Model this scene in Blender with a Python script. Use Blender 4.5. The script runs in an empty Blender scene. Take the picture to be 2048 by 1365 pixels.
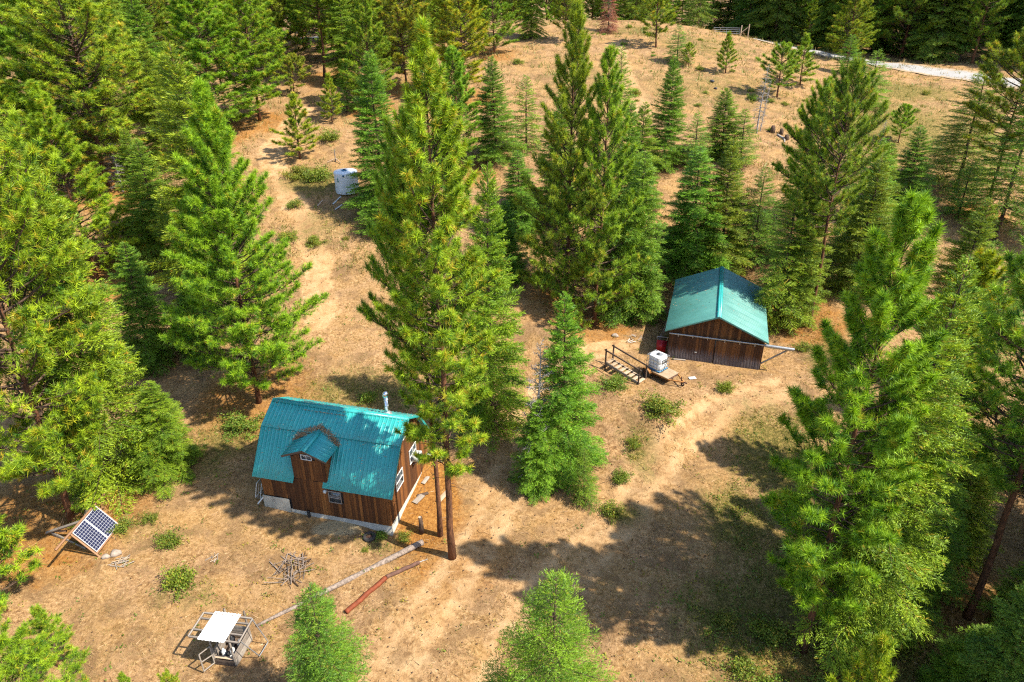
import bpy, math, random
import numpy as np
from mathutils import Vector, Matrix, Euler

S = bpy.context.scene
C = S.collection
R = math.radians
PI = math.pi

# ---------------------------------------------------------------- camera, sky, sun, exposure
cam_d = bpy.data.cameras.new('camera')
cam = bpy.data.objects.new('camera', cam_d)
C.objects.link(cam)
cam.location = (0, 0, 27.5)
cam.rotation_euler = (R(90 - 28), 0, 0)
cam_d.sensor_width = 36
cam_d.lens = 24.0
cam_d.clip_start = 0.5
cam_d.clip_end = 6000
S.camera = cam

SUN_EL, SUN_AZ = 52.0, 113.0
w = bpy.data.worlds.new('World')
S.world = w
w.use_nodes = True
nt = w.node_tree
sky = nt.nodes.new('ShaderNodeTexSky')
sky.sky_type = 'NISHITA'
sky.sun_disc = False
sky.sun_elevation = R(SUN_EL)
sky.sun_rotation = R(SUN_AZ)
sky.altitude = 800
sky.dust_density = 1.5
bg = nt.nodes['Background']
bg.inputs['Strength'].default_value = 0.15
nt.links.new(sky.outputs['Color'], bg.inputs['Color'])

sun_d = bpy.data.lights.new('sun', 'SUN')
sun_d.energy = 4.7
sun_d.angle = R(0.55)
sun_d.color = (1.0, 0.93, 0.80)
sun = bpy.data.objects.new('sun', sun_d)
C.objects.link(sun)
sv = Vector((math.sin(R(SUN_AZ)) * math.cos(R(SUN_EL)), math.cos(R(SUN_AZ)) * math.cos(R(SUN_EL)), math.sin(R(SUN_EL))))
sun.rotation_euler = (-sv).to_track_quat('-Z', 'Y').to_euler()
sun.location = (40, -20, 60)

S.view_settings.view_transform = 'Standard'
S.view_settings.look = 'None'
S.view_settings.gamma = 1.0
S.view_settings.exposure = 1.35
S.cycles.max_bounces = 4
S.cycles.diffuse_bounces = 3
S.cycles.glossy_bounces = 2
S.cycles.transmission_bounces = 3
S.cycles.use_adaptive_sampling = True
S.cycles.adaptive_threshold = 0.015
S.cycles.use_denoising = False
S.cycles.filter_width = 1.2
S.cycles.transparent_max_bounces = 4

# ---------------------------------------------------------------- helpers
def link(o, parent=None, matrix=None):
    C.objects.link(o)
    if parent is not None:
        o.parent = parent
    if matrix is not None:
        o.matrix_basis = matrix
    return o

def tag(o, label=None, cat=None, group=None, kind=None):
    if label: o['label'] = label
    if cat: o['category'] = cat
    if group: o['group'] = group
    if kind: o['kind'] = kind
    return o

def thing(name, label, cat, loc=(0, 0, 0), rz=0.0, group=None):
    o = bpy.data.objects.new(name, None)
    o.empty_display_size = 0.3
    C.objects.link(o)
    o.location = loc
    o.rotation_euler = (0, 0, rz)
    return tag(o, label, cat, group)

def mesh_np(name, verts, faces, mat=None, smooth=False, tint=None):
    """verts (N,3); faces: list of int arrays (M,3) and (M,4)."""
    me = bpy.data.meshes.new(name)
    verts = np.asarray(verts, np.float32)
    faces = [np.asarray(f, np.int32) for f in faces if len(f)]
    me.vertices.add(len(verts))
    me.vertices.foreach_set('co', verts.ravel())
    nl = sum(f.size for f in faces)
    npoly = sum(len(f) for f in faces)
    me.loops.add(nl)
    me.loops.foreach_set('vertex_index', np.concatenate([f.ravel() for f in faces]))
    me.polygons.add(npoly)
    tot = np.concatenate([np.full(len(f), f.shape[1], np.int32) for f in faces])
    st = np.concatenate([[0], np.cumsum(tot)[:-1]]).astype(np.int32)
    me.polygons.foreach_set('loop_start', st)
    me.polygons.foreach_set('loop_total', tot)
    if smooth:
        me.polygons.foreach_set('use_smooth', np.ones(npoly, bool))
    me.update(calc_edges=True)
    if tint is not None:
        a = me.attributes.new('tint', 'FLOAT_COLOR', 'POINT')
        a.data.foreach_set('color', np.asarray(tint, np.float32).ravel())
    if mat is not None:
        me.materials.append(mat)
    return me

def obj(name, me, parent=None, matrix=None):
    return link(bpy.data.objects.new(name, me), parent, matrix)

BOXV = [(x, y, z) for x in (-.5, .5) for y in (-.5, .5) for z in (-.5, .5)]
BOXF = [(0, 1, 3, 2), (4, 6, 7, 5), (0, 4, 5, 1), (2, 3, 7, 6), (0, 2, 6, 4), (1, 5, 7, 3)]
_box = {}
def box_mesh(mat):
    if mat.name not in _box:
        _box[mat.name] = mesh_np('block_' + mat.name, BOXV, [BOXF], mat)
    return _box[mat.name]

def box(name, mat, parent, lo, hi):
    lo, hi = Vector(lo), Vector(hi)
    c = (lo + hi) / 2
    s = hi - lo
    return obj(name, box_mesh(mat), parent, Matrix.Translation(c) @ Matrix.Diagonal((*s, 1)))

def frame_from(z, x=None):
    z = Vector(z).normalized()
    x = Vector(x) if x is not None else Vector((1, 0, 0))
    if abs(z.dot(x.normalized())) > .98:
        x = Vector((0, 1, 0))
    y = z.cross(x).normalized()
    x = y.cross(z).normalized()
    return Matrix((x, y, z)).transposed().to_4x4()

def beam(name, mat, parent, p0, p1, wx, wy, xdir=None):
    """box running from p0 to p1 along its own z axis"""
    p0, p1 = Vector(p0), Vector(p1)
    m = Matrix.Translation((p0 + p1) / 2) @ frame_from(p1 - p0, xdir) @ Matrix.Diagonal((wx, wy, (p1 - p0).length, 1))
    return obj(name, box_mesh(mat), parent, m)

def tube_np(pts, rad, n=8, cap=True):
    """one tube along a polyline; returns verts, quads, tris"""
    pts = np.asarray(pts, float); rad = np.asarray(rad, float)
    k = len(pts)
    tan = np.gradient(pts, axis=0)
    tan /= np.linalg.norm(tan, axis=1, keepdims=True) + 1e-9
    ref = np.array([0.0, 0, 1]) if abs(tan[0][2]) < .9 else np.array([1.0, 0, 0])
    a = np.cross(tan, ref); a /= np.linalg.norm(a, axis=1, keepdims=True) + 1e-9
    b = np.cross(tan, a)
    th = np.arange(n) * 2 * PI / n
    v = pts[:, None] + rad[:, None, None] * (np.cos(th)[None, :, None] * a[:, None] + np.sin(th)[None, :, None] * b[:, None])
    v = v.reshape(-1, 3)
    q = []
    for i in range(k - 1):
        for j in range(n):
            j2 = (j + 1) % n
            q.append((i * n + j, i * n + j2, (i + 1) * n + j2, (i + 1) * n + j))
    t = []
    if cap:
        v = np.vstack([v, pts[0], pts[-1]])
        for j in range(n):
            j2 = (j + 1) % n
            t.append((k * n, j2, j)); t.append((k * n + 1, (k - 1) * n + j, (k - 1) * n + j2))
    return v, q, t

def tube(name, mat, parent, pts, rad, n=8, smooth=True):
    if np.isscalar(rad): rad = [rad] * len(pts)
    v, q, t = tube_np(pts, rad, n)
    return obj(name, mesh_np(name, v, [q, t], mat, smooth), parent)

def lathe(name, mat, parent, prof, n=24, matrix=None, smooth=True):
    """prof: list of (r,z)"""
    v, q = [], []
    th = np.arange(n) * 2 * PI / n
    for r, z in prof:
        for t in th: v.append((r * math.cos(t), r * math.sin(t), z))
    for i in range(len(prof) - 1):
        for j in range(n):
            j2 = (j + 1) % n
            q.append((i * n + j, i * n + j2, (i + 1) * n + j2, (i + 1) * n + j))
    me = mesh_np(name, v, [q], mat, smooth)
    return obj(name, me, parent, matrix)

# ---------------------------------------------------------------- materials
def nmat(name):
    m = bpy.data.materials.new(name)
    m.use_nodes = True
    return m, m.node_tree, m.node_tree.nodes['Principled BSDF']

def N(nt, typ, **kw):
    n = nt.nodes.new(typ)
    for k, v in kw.items():
        if k.startswith('i_'): n.inputs[k[2:]].default_value = v
        else: setattr(n, k, v)
    return n

def mixc(nt, fac, a, b, blend='MIX'):
    n = nt.nodes.new('ShaderNodeMix'); n.data_type = 'RGBA'; n.blend_type = blend
    for s, val in ((n.inputs[0], fac), (n.inputs[6], a), (n.inputs[7], b)):
        if hasattr(val, 'links'): nt.links.new(val, s)
        elif isinstance(val, (int, float)): s.default_value = val
        else: s.default_value = (*val, 1) if len(val) == 3 else val
    return n.outputs[2]

def math_n(nt, op, a, b=None, c=None, clamp=False):
    n = nt.nodes.new('ShaderNodeMath'); n.operation = op; n.use_clamp = clamp
    for i, val in enumerate((a, b, c)):
        if val is None: continue
        if hasattr(val, 'links'): nt.links.new(val, n.inputs[i])
        else: n.inputs[i].default_value = val
    return n.outputs[0]

def ramp(nt, fac, stops):
    n = nt.nodes.new('ShaderNodeValToRGB')
    el = n.color_ramp.elements
    while len(el) < len(stops): el.new(.5)
    for e, (p, c) in zip(el, stops):
        e.position = p; e.color = (*c, 1) if len(c) == 3 else c
    nt.links.new(fac, n.inputs[0])
    return n.outputs[0]

def noise(nt, vec, scale, detail=4, rough=.6, dist=0.0):
    n = N(nt, 'ShaderNodeTexNoise'); n.inputs['Scale'].default_value = scale
    n.inputs['Detail'].default_value = detail; n.inputs['Roughness'].default_value = rough
    n.inputs['Distortion'].default_value = dist
    if vec is not None: nt.links.new(vec, n.inputs['Vector'])
    return n.outputs['Fac']

def wood_mat(name, cols, rough=.8, gx=7.0, gz=.9, grey=None):
    """weathered boards: streaks along the local z axis, each board its own shade"""
    m, nt, b = nmat(name)
    tc = N(nt, 'ShaderNodeTexCoord'); oi = N(nt, 'ShaderNodeObjectInfo')
    mp = N(nt, 'ShaderNodeMapping'); mp.inputs['Scale'].default_value = (gx, gx, gz)
    nt.links.new(tc.outputs['Object'], mp.inputs['Vector'])
    off = math_n(nt, 'MULTIPLY', oi.outputs['Random'], 57.0)
    cv = N(nt, 'ShaderNodeCombineXYZ')
    for i in range(3): nt.links.new(off, cv.inputs[i])
    nt.links.new(cv.outputs[0], mp.inputs['Location'])
    n1 = noise(nt, mp.outputs[0], 1.0, 5, .65, .6)
    n2 = noise(nt, mp.outputs[0], .35, 3, .6)
    f = math_n(nt, 'ADD', math_n(nt, 'MULTIPLY', n1, .72), math_n(nt, 'MULTIPLY', oi.outputs['Random'], .27))
    col = ramp(nt, f, [(0.22, cols[0]), (0.46, cols[1]), (0.64, cols[2]), (.8, cols[3])])
    if grey:
        # sun-bleached, rain-splashed lower ends of the boards
        sp = N(nt, 'ShaderNodeSeparateXYZ'); nt.links.new(tc.outputs['Object'], sp.inputs[0])
        g = math_n(nt, 'ADD', math_n(nt, 'MULTIPLY', sp.outputs[2], -1.6), math_n(nt, 'MULTIPLY', n2, 1.3))
        g = ramp(nt, g, [(.55, (0, 0, 0)), (1.15, (1, 1, 1))])
        col = mixc(nt, g, col, grey)
    nt.links.new(col, b.inputs['Base Color'])
    b.inputs['Roughness'].default_value = rough
    b.inputs['Specular IOR Level'].default_value = .25
    bp = N(nt, 'ShaderNodeBump'); bp.inputs['Strength'].default_value = .35; bp.inputs['Distance'].default_value = .01
    nt.links.new(n1, bp.inputs['Height']); nt.links.new(bp.outputs[0], b.inputs['Normal'])
    return m

def plain_mat(name, col, rough=.6, metal=0.0, var=.25, scale=3.0, spec=.5):
    m, nt, b = nmat(name)
    tc = N(nt, 'ShaderNodeTexCoord'); g = N(nt, 'ShaderNodeNewGeometry')
    n1 = noise(nt, g.outputs['Position'], scale, 5, .65)
    lo = tuple(c * (1 - var) for c in col); hi = tuple(min(1, c * (1 + var)) for c in col)
    nt.links.new(ramp(nt, n1, [(.3, lo), (.7, hi)]), b.inputs['Base Color'])
    b.inputs['Roughness'].default_value = rough
    b.inputs['Metallic'].default_value = metal
    b.inputs['Specular IOR Level'].default_value = spec
    return m

def leaf_mat(name, dark, light, dead, trans=.35):
    """needles and leaves: colour per clump from the tint attribute, per tree from its object colour"""
    m, nt, b = nmat(name)
    at = N(nt, 'ShaderNodeAttribute', attribute_name='tint')
    oi = N(nt, 'ShaderNodeObjectInfo')
    sp = N(nt, 'ShaderNodeSeparateColor'); nt.links.new(at.outputs['Color'], sp.inputs[0])
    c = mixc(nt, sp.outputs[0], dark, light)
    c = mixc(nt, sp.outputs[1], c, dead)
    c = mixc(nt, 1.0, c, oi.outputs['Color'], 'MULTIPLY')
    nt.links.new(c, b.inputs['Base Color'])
    b.inputs['Roughness'].default_value = .55
    b.inputs['Specular IOR Level'].default_value = .3
    tr = N(nt, 'ShaderNodeBsdfTranslucent'); 
    ct = mixc(nt, 1.0, c, (1.25, 1.15, .55), 'MULTIPLY')
    nt.links.new(ct, tr.inputs['Color'])
    mx = N(nt, 'ShaderNodeMixShader'); mx.inputs[0].default_value = trans
    nt.links.new(b.outputs[0], mx.inputs[1]); nt.links.new(tr.outputs[0], mx.inputs[2])
    nt.links.new(mx.outputs[0], nt.nodes['Material Output'].inputs['Surface'])
    return m

M = {}
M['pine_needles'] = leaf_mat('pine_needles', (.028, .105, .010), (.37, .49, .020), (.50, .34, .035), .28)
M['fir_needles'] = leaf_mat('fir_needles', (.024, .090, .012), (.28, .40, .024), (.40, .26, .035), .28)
M['red_needles'] = leaf_mat('red_needles', (.20, .07, .03), (.42, .17, .08), (.30, .18, .03), .2)
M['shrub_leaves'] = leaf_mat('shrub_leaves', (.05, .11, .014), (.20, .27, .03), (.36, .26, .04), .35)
M['grass'] = leaf_mat('grass', (.22, .15, .055), (.50, .36, .16), (.15, .19, .035), .3)
M['litter'] = leaf_mat('litter', (.26, .15, .07), (.50, .33, .18), (.12, .07, .035), .1)

def bark_mat(name, a, b2):
    m, nt, b = nmat(name)
    g = N(nt, 'ShaderNodeNewGeometry'); mp = N(nt, 'ShaderNodeMapping'); mp.inputs['Scale'].default_value = (5, 5, 1.6)
    nt.links.new(g.outputs['Position'], mp.inputs[0])
    n1 = noise(nt, mp.outputs[0], 1.6, 6, .7, .4)
    nt.links.new(ramp(nt, n1, [(.32, a), (.62, b2)]), b.inputs['Base Color'])
    b.inputs['Roughness'].default_value = .9; b.inputs['Specular IOR Level'].default_value = .15
    bp = N(nt, 'ShaderNodeBump'); bp.inputs['Strength'].default_value = .8; bp.inputs['Distance'].default_value = .05
    nt.links.new(n1, bp.inputs['Height']); nt.links.new(bp.outputs[0], b.inputs['Normal'])
    return m
M['bark'] = bark_mat('bark', (.035, .017, .010), (.16, .070, .034))
M['bark_dark'] = bark_mat('bark_dark', (.03, .02, .015), (.12, .075, .05))
M['log_grey'] = bark_mat('log_grey', (.07, .055, .045), (.27, .21, .17))
M['bark_grey'] = bark_mat('bark_grey', (.15, .135, .12), (.34, .31, .28))
M['wood_cabin'] = wood_mat('wood_cabin', [(.022, .010, .005), (.080, .030, .010), (.20, .075, .018), (.31, .145, .045)])
M['wood_shed'] = wood_mat('wood_shed', [(.025, .012, .008), (.075, .032, .014), (.19, .075, .022), (.34, .17, .06)], grey=(.12, .10, .10))
M['wood_shed_gable'] = wood_mat('wood_shed_gable', [(.03, .014, .008), (.085, .036, .014), (.20, .080, .024), (.32, .16, .06)])
M['wood_grey'] = wood_mat('wood_grey', [(.12, .10, .08), (.21, .175, .145), (.30, .26, .215), (.40, .36, .30)], gz=1.4)
M['wood_pale'] = wood_mat('wood_pale', [(.22, .155, .09), (.31, .225, .145), (.40, .30, .21), (.48, .39, .29)], gz=1.4)
M['wood_rust'] = wood_mat('wood_rust', [(.16, .08, .045), (.24, .13, .07), (.32, .18, .10), (.40, .25, .15)], gz=1.4)
M['wood_dark'] = wood_mat('wood_dark', [(.03, .02, .015), (.06, .04, .03), (.10, .07, .05), (.16, .11, .08)], gz=1.4)
M['concrete'] = plain_mat('concrete', (.36, .33, .27), .9, 0, .2, 2.5, .2)
M['white'] = plain_mat('white', (.50, .50, .48), .5, 0, .06, 4)
M['white_sheet'] = plain_mat('white_sheet', (.78, .77, .75), .45, 0, .07, 6)
M['galv'] = plain_mat('galv', (.36, .37, .38), .45, .6, .15, 5)
M['steel'] = plain_mat('steel', (.62, .63, .64), .22, 1.0, .1, 3)
M['dark'] = plain_mat('dark', (.02, .02, .022), .6, 0, .3, 4)
M['rubber'] = plain_mat('rubber', (.035, .032, .03), .85, 0, .4, 6, .2)
M['rust'] = plain_mat('rust', (.15, .035, .012), .75, .1, .35, 5, .3)
M['rust_dark'] = plain_mat('rust_dark', (.10, .05, .035), .8, .1, .35, 5, .3)
M['orange'] = plain_mat('orange', (.30, .13, .03), .7, 0, .35, 7)
M['red'] = plain_mat('red', (.45, .02, .025), .4, 0, .2, 4)
M['blue'] = plain_mat('blue', (.05, .16, .28), .6, 0, .25, 4)
M['poly'] = plain_mat('poly', (.66, .69, .72), .45, 0, .06, 1.5)
M['tote_plastic'] = plain_mat('tote_plastic', (.74, .74, .72), .4, 0, .1, 5)
M['rock'] = plain_mat('rock', (.26, .21, .17), .9, 0, .3, 6, .2)
M['glass'] = plain_mat('glass', (.04, .05, .06), .08, 0, .2, 2, .8)
M['cell'] = plain_mat('cell', (.016, .018, .045), .22, 0, .35, 8, .6)
M['panel_back'] = plain_mat('panel_back', (.46, .47, .50), .4, 0, .04, 3)

def roof_mat(name, col, rough):
    m, nt, b = nmat(name)
    oi = N(nt, 'ShaderNodeObjectInfo'); g = N(nt, 'ShaderNodeNewGeometry')
    n1 = noise(nt, g.outputs['Position'], .9, 5, .6)
    n2 = noise(nt, g.outputs['Position'], 9, 4, .7)
    c = ramp(nt, n1, [(.3, tuple(x * .86 for x in col)), (.7, tuple(x * 1.12 for x in col))])
    c = mixc(nt, math_n(nt, 'MULTIPLY', oi.outputs['Random'], .40), c, tuple(x * .72 for x in col))
    tc = N(nt, 'ShaderNodeTexCoord'); mp = N(nt, 'ShaderNodeMapping'); mp.inputs['Scale'].default_value = (16, .8, 1)
    nt.links.new(tc.outputs['Object'], mp.inputs[0])
    off = N(nt, 'ShaderNodeCombineXYZ'); nt.links.new(math_n(nt, 'MULTIPLY', oi.outputs['Random'], 40), off.inputs[0]); nt.links.new(off.outputs[0], mp.inputs['Location'])
    st = noise(nt, mp.outputs[0], 1.0, 4, .7)
    c = mixc(nt, ramp(nt, st, [(.45, (0, 0, 0)), (.75, (.5, .5, .5))]), c, tuple(x * .8 + .055 for x in col))
    c = mixc(nt, ramp(nt, n2, [(.62, (0, 0, 0)), (.8, (.35, .35, .35))]), c, (.20, .17, .11))
    nt.links.new(c, b.inputs['Base Color'])
    nt.links.new(ramp(nt, n1, [(.3, (rough - .06,) * 3), (.7, (rough + .12,) * 3)]), b.inputs['Roughness'])
    b.inputs['Specular IOR Level'].default_value = .6
    return m
M['roof_cabin'] = roof_mat('roof_cabin', (.016, .27, .255), .36)
M['roof_shed'] = roof_mat('roof_shed', (.060, .205, .175), .42)

TREES = [
('pine', 'H', -3.2, 27.02, 0.03, 26.2, -0.0, 2.65, 0.22, 'tallest pine, bare trunk standing in front of the cabin gable'),
('pine', 'H', -4.03, 28.69, 0.01, 22.9, -0.24, 2.53, 0.3, 'tall pine with bare trunk close beside the cabin wall'),
('fir', 'v', -1.31, 37.56, 0.71, 17.8, -0.04, 2.44, 0.06, 'bright fir close behind the two tall pines by the cabin'),
('fir', 'H', 3.63, 33.83, 0.21, 12.3, -0.9, 2.39, 0.03, 'dense green fir on the bank between the cabin and shed'),
('fir', 'v', 1.76, 32.49, 0.15, 6.3, -0.24, 1.82, 0.02, 'low bushy fir under the grey dead tree by the drive'),
('dead', 'v', 1.89, 34.36, 0.38, 9.7, 0.05, 1.43, 0.1, 'grey dead tree with bare twigs against the bank fir'),
('yfir', 'v', 4.57, 31.31, 0.11, 3.8, -0.51, 0.87, 0.0, 'small fir sapling at the foot of the bank by the drive'),
('pine', 'H', -17.73, 40.21, 1.22, 21.2, 0.42, 4.71, 0.08, 'big full pine standing just behind the left end of the cabin'),
('pine', 'H', -26.0, 29.42, -0.07, 23.6, 2.45, 5.26, 0.12, 'large pine on the left edge beside the solar panels'),
('pine', 'H', -19.26, 15.37, 0.07, 10.7, 3.88, 1.93, 0.0, 'young pine filling the bottom left corner'),
('ypine', 'v', -21.91, 20.48, -0.06, 3.7, 1.77, 1.33, 0.0, 'small pine among the tufts at the bottom left edge'),
('fir', 'H', -24.25, 32.96, 0.14, 21.0, 0.65, 3.66, 0.05, 'tall yellow-green fir above the solar panels'),
('fir', 'v', -22.52, 31.97, 0.2, 6.6, 0.73, 2.46, 0.0, 'low wide fir in shade between solar panels and cabin'),
('fir', 'v', -27.01, 44.14, 2.02, 9.7, 0.61, 2.07, 0.03, 'dark narrow fir between the yellow-green fir and the big cabin pine'),
('fir', 'v', -24.04, 51.64, 3.92, 19.7, 0.21, 4.0, 0.05, 'pale fir with bare thinning top behind the big cabin pine'),
('fir', 'v', -23.73, 45.43, 2.38, 6.7, 0.44, 1.77, 0.0, 'dark small fir in the shade left of the big cabin pine'),
('pine', 'v', -35.53, 54.12, 4.67, 16.0, -0.42, 4.01, 0.1, 'bright pine on the left slope below the first row'),
('pine', 'v', -41.82, 69.83, 8.55, 20.0, 0.41, 5.4, 0.18, 'broad pine with dead lower limbs left of the open slope'),
('pine', 'v', -48.25, 72.78, 9.2, 19.4, 1.6, 4.75, 0.15, 'pine in the upper left corner with a visible stem'),
('pine', 'v', -49.29, 65.22, 7.42, 20.7, 0.01, 5.01, 0.1, 'pine cut by the left edge of the picture'),
('fir', 'v', -41.37, 54.2, 4.64, 16.5, -0.3, 3.81, 0.05, 'yellowish fir cut by the left edge above the large pine'),
('pine', 'v', -34.65, 81.93, 11.41, 17.6, 0.43, 5.27, 0.1, 'wide pine at the top of the left slope'),
('pine', 'v', -30.81, 86.31, 12.1, 17.2, 0.66, 4.19, 0.15, 'pine with dark foot standing alone at the left clearing'),
('pine', 'v', -26.64, 102.39, 15.16, 16.4, 1.1, 4.19, 0.3, 'dark pine with bare lower trunk at the forest edge'),
('pine', 'v', -17.9, 89.77, 13.13, 15.2, 0.79, 3.5, 0.1, 'full pine behind the fir above the water tank'),
('pine', 'v', -13.91, 95.89, 14.38, 14.6, -0.49, 3.52, 0.1, 'pine behind the tip of the tallest pine'),
('pine', 'v', -5.72, 92.02, 13.69, 15.7, -0.87, 4.19, 0.05, 'yellowing pine at the upper edge of the clearing'),
('pine', 'v', -2.53, 109.55, 17.58, 12.5, -0.69, 3.32, 0.15, 'pine with pale roots exposed on the upper slope'),
('ypine', 'v', -23.39, 75.94, 9.9, 6.6, 0.22, 2.16, 0.22, 'young pine alone on the open slope above the water tank'),
('ypine', 'v', -28.95, 95.31, 13.71, 5.0, 0.3, 1.77, 0.1, 'young pine at the top of the bare path'),
('ypine', 'v', -21.79, 85.62, 12.05, 5.4, 0.14, 1.55, 0.08, 'thin young pine beside the bare path'),
('yfir', 'v', -20.84, 88.61, 12.72, 6.1, 0.7, 1.35, 0.05, 'slim fir at the forest edge beyond the path'),
('fir', 'v', -12.41, 65.3, 7.14, 14.8, -0.22, 3.18, 0.03, 'dark pointed fir shading the water tank'),
('yfir', 'v', -12.42, 61.42, 6.27, 3.5, 0.18, 1.76, 0.0, 'bright low fir at the foot of the tank slope'),
('pine', 'v', -5.03, 72.97, 9.15, 12.3, -0.98, 3.08, 0.1, 'pine behind the right shoulder of the tallest pine'),
('fir', 'v', -1.15, 75.46, 9.63, 10.8, -1.1, 2.55, 0.05, 'fir on the slope behind the tall pines'),
('yfir', 'v', 1.64, 78.13, 10.4, 7.9, -0.13, 1.76, 0.05, 'slender fir between the tall pines and the great central pine'),
('fir', 'v', 0.75, 61.52, 6.13, 7.9, -0.27, 2.29, 0.02, 'shaded fir in the gully beside the great central pine'),
('fir', 'v', -0.6, 54.44, 4.54, 7.0, 0.03, 1.89, 0.02, 'dark fir deep in the gully between the tall pines'),
('pine', 'H', 4.56, 52.26, 2.94, 23.1, -0.03, 3.75, 0.05, 'great central pine, fullest crown above the bank'),
('pine', 'v', 6.81, 50.66, 2.0, 21.3, -0.04, 3.22, 0.28, 'pine with dark leaning trunk at the shed path'),
('fir', 'v', 10.2, 52.68, 1.94, 14.0, -0.01, 2.51, 0.03, 'bright fir on the edge of the grass beside the shed'),
('fir', 'v', 8.95, 59.14, 2.55, 16.1, 1.01, 2.64, 0.05, 'fir rising behind the great central pine'),
('yfir', 'v', 12.75, 82.78, 11.59, 9.1, -0.51, 1.72, 0.03, 'thin fir on the hillside right of the great central pine'),
('fir', 'v', 16.27, 73.9, 9.35, 11.3, 0.09, 2.34, 0.02, 'compact dark fir alone on the hillside'),
('ypine', 'v', 22.1, 113.22, 18.1, 7.6, -0.53, 2.56, 0.15, 'pine standing on the crest of the bare hill'),
('yfir', 'v', 24.2, 105.62, 16.73, 5.0, -0.79, 1.78, 0.0, 'small conical fir near the hill crest'),
('ypine', 'v', 25.38, 104.3, 16.34, 3.1, -0.46, 0.85, 0.05, 'tiny pine beside the small conical fir on the hill'),
('ypine', 'v', 30.15, 101.91, 15.75, 5.1, -0.61, 1.52, 0.05, 'small pine alone on the open hilltop grass'),
('yfir', 'v', 20.36, 74.08, 9.42, 5.6, -1.03, 1.86, 0.02, 'slim fir on the hillside above the shed'),
('fir', 'v', 23.52, 76.34, 9.81, 7.5, -0.83, 2.17, 0.05, 'dark fir with wide skirts above the shed firs'),
('yfir', 'v', 25.01, 74.81, 9.4, 5.9, -0.4, 1.88, 0.02, 'fir beside the two dead poles on the hillside'),
('fir', 'v', 17.17, 59.9, 3.0, 11.8, -0.96, 3.34, 0.02, 'broad fir directly behind the shed roof'),
('fir', 'v', 20.18, 60.26, 3.11, 12.3, -1.15, 2.72, 0.02, 'tall fir behind the shed ridge'),
('fir', 'v', 22.45, 60.21, 3.63, 9.3, -0.12, 2.28, 0.15, 'thin see-through fir behind the shed'),
('fir', 'H', 22.63, 50.12, 2.13, 11.8, -1.56, 2.43, 0.1, 'dark fir overhanging the right edge of the shed roof'),
('fir', 'v', 23.5, 50.68, 2.54, 12.8, -0.72, 2.04, 0.2, 'fir with bare lower stem right of the shed'),
('pine', 'H', 24.08, 49.44, 2.62, 20.0, -0.78, 3.04, 0.42, 'tall pine with long bare leaning trunk right of the shed'),
('pine', 'v', 24.26, 52.47, 3.08, 18.1, -1.22, 2.82, 0.4, 'pine behind the tall bare trunk right of the shed'),
('fir', 'v', 28.64, 53.0, 4.0, 11.5, -0.18, 2.5, 0.08, 'hazy fir behind the large right pine'),
('fir', 'v', 40.86, 66.08, 6.54, 8.7, -2.83, 2.03, 0.02, 'narrow fir in the right meadow'),
('ypine', 'v', 45.63, 81.92, 10.38, 4.2, -0.42, 1.28, 0.3, 'spindly pine on the right meadow'),
('yfir', 'v', 47.8, 92.87, 12.82, 6.8, -2.11, 2.24, 0.05, 'fir beside the near end of the gravel road'),
('pine', 'v', 59.09, 145.61, 15.5, 10.5, -2.17, 3.28, 0.1, 'pine at the bend of the gravel road'),
('pine', 'v', 57.13, 119.05, 15.44, 14.2, -4.35, 3.78, 0.1, 'tall pine standing at the edge of the gravel road'),
('ypine', 'v', 35.55, 94.07, 13.7, 6.3, -1.31, 2.32, 0.25, 'leaning young pine on the hill shoulder below the road'),
('ypine', 'v', 40.15, 98.65, 14.52, 6.2, -1.4, 2.02, 0.15, 'young pine clump on the hill shoulder'),
('yfir', 'v', 49.75, 106.77, 14.98, 5.2, -1.22, 1.74, 0.02, 'small fir in front of the gravel road'),
('fir', 'v', 47.15, 71.25, 7.47, 12.7, -0.79, 3.81, 0.18, 'wide fir with short stem on the right meadow edge'),
('pine', 'v', 47.31, 65.9, 6.18, 17.5, -1.13, 2.91, 0.5, 'tall dark pine with slanting trunk near the right edge'),
('fir', 'v', 46.82, 62.65, 5.14, 16.6, -1.08, 3.18, 0.3, 'shaded fir on the right edge behind the slanting pine'),
('yfir', 'v', 45.59, 66.33, 6.25, 5.5, -1.34, 1.87, 0.0, 'low fir under the wide meadow fir'),
('pine', 'H', 13.5, 21.25, -0.1, 21.4, -0.69, 3.23, 0.14, 'large right foreground pine with open tufted crown'),
('fir', 'H', 14.41, 20.63, -0.08, 19.2, -0.09, 2.93, 0.05, 'big pale green fir in the right foreground'),
('pine', 'v', 22.94, 31.23, 0.27, 15.4, 0.3, 2.56, 0.2, 'pine with forked top between right foreground fir and edge'),
('pine', 'H', 22.32, 23.1, -0.07, 20.5, -1.18, 3.55, 0.2, 'dark-trunked pine cut by the right edge of the picture'),
('fir', 'v', 37.81, 47.03, 2.16, 7.3, -0.77, 1.82, 0.0, 'dense dark small fir at the right edge'),
('ypine', 'H', 13.95, 15.35, 0.12, 7.9, -1.85, 1.35, 0.0, 'pine tip rising at the bottom edge below the right foreground pine'),
('fir', 'v', 19.79, 17.02, -0.06, 9.4, -1.38, 1.51, 0.0, 'shaded fir in the bottom right corner'),
('fir', 'v', 31.73, 33.24, 0.11, 13.4, 0.02, 2.58, 0.0, 'fir behind the right edge pine'),
('fir', 'H', 1.28, 14.62, 0.11, 11.8, 0.02, 2.53, 0.0, 'bright fir rising from the bottom edge beside the driveway'),
('fir', 'H', -7.35, 17.64, -0.02, 8.1, 0.01, 1.79, 0.0, 'sparse bluish-topped fir at the bottom edge near the fallen log'),
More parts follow.
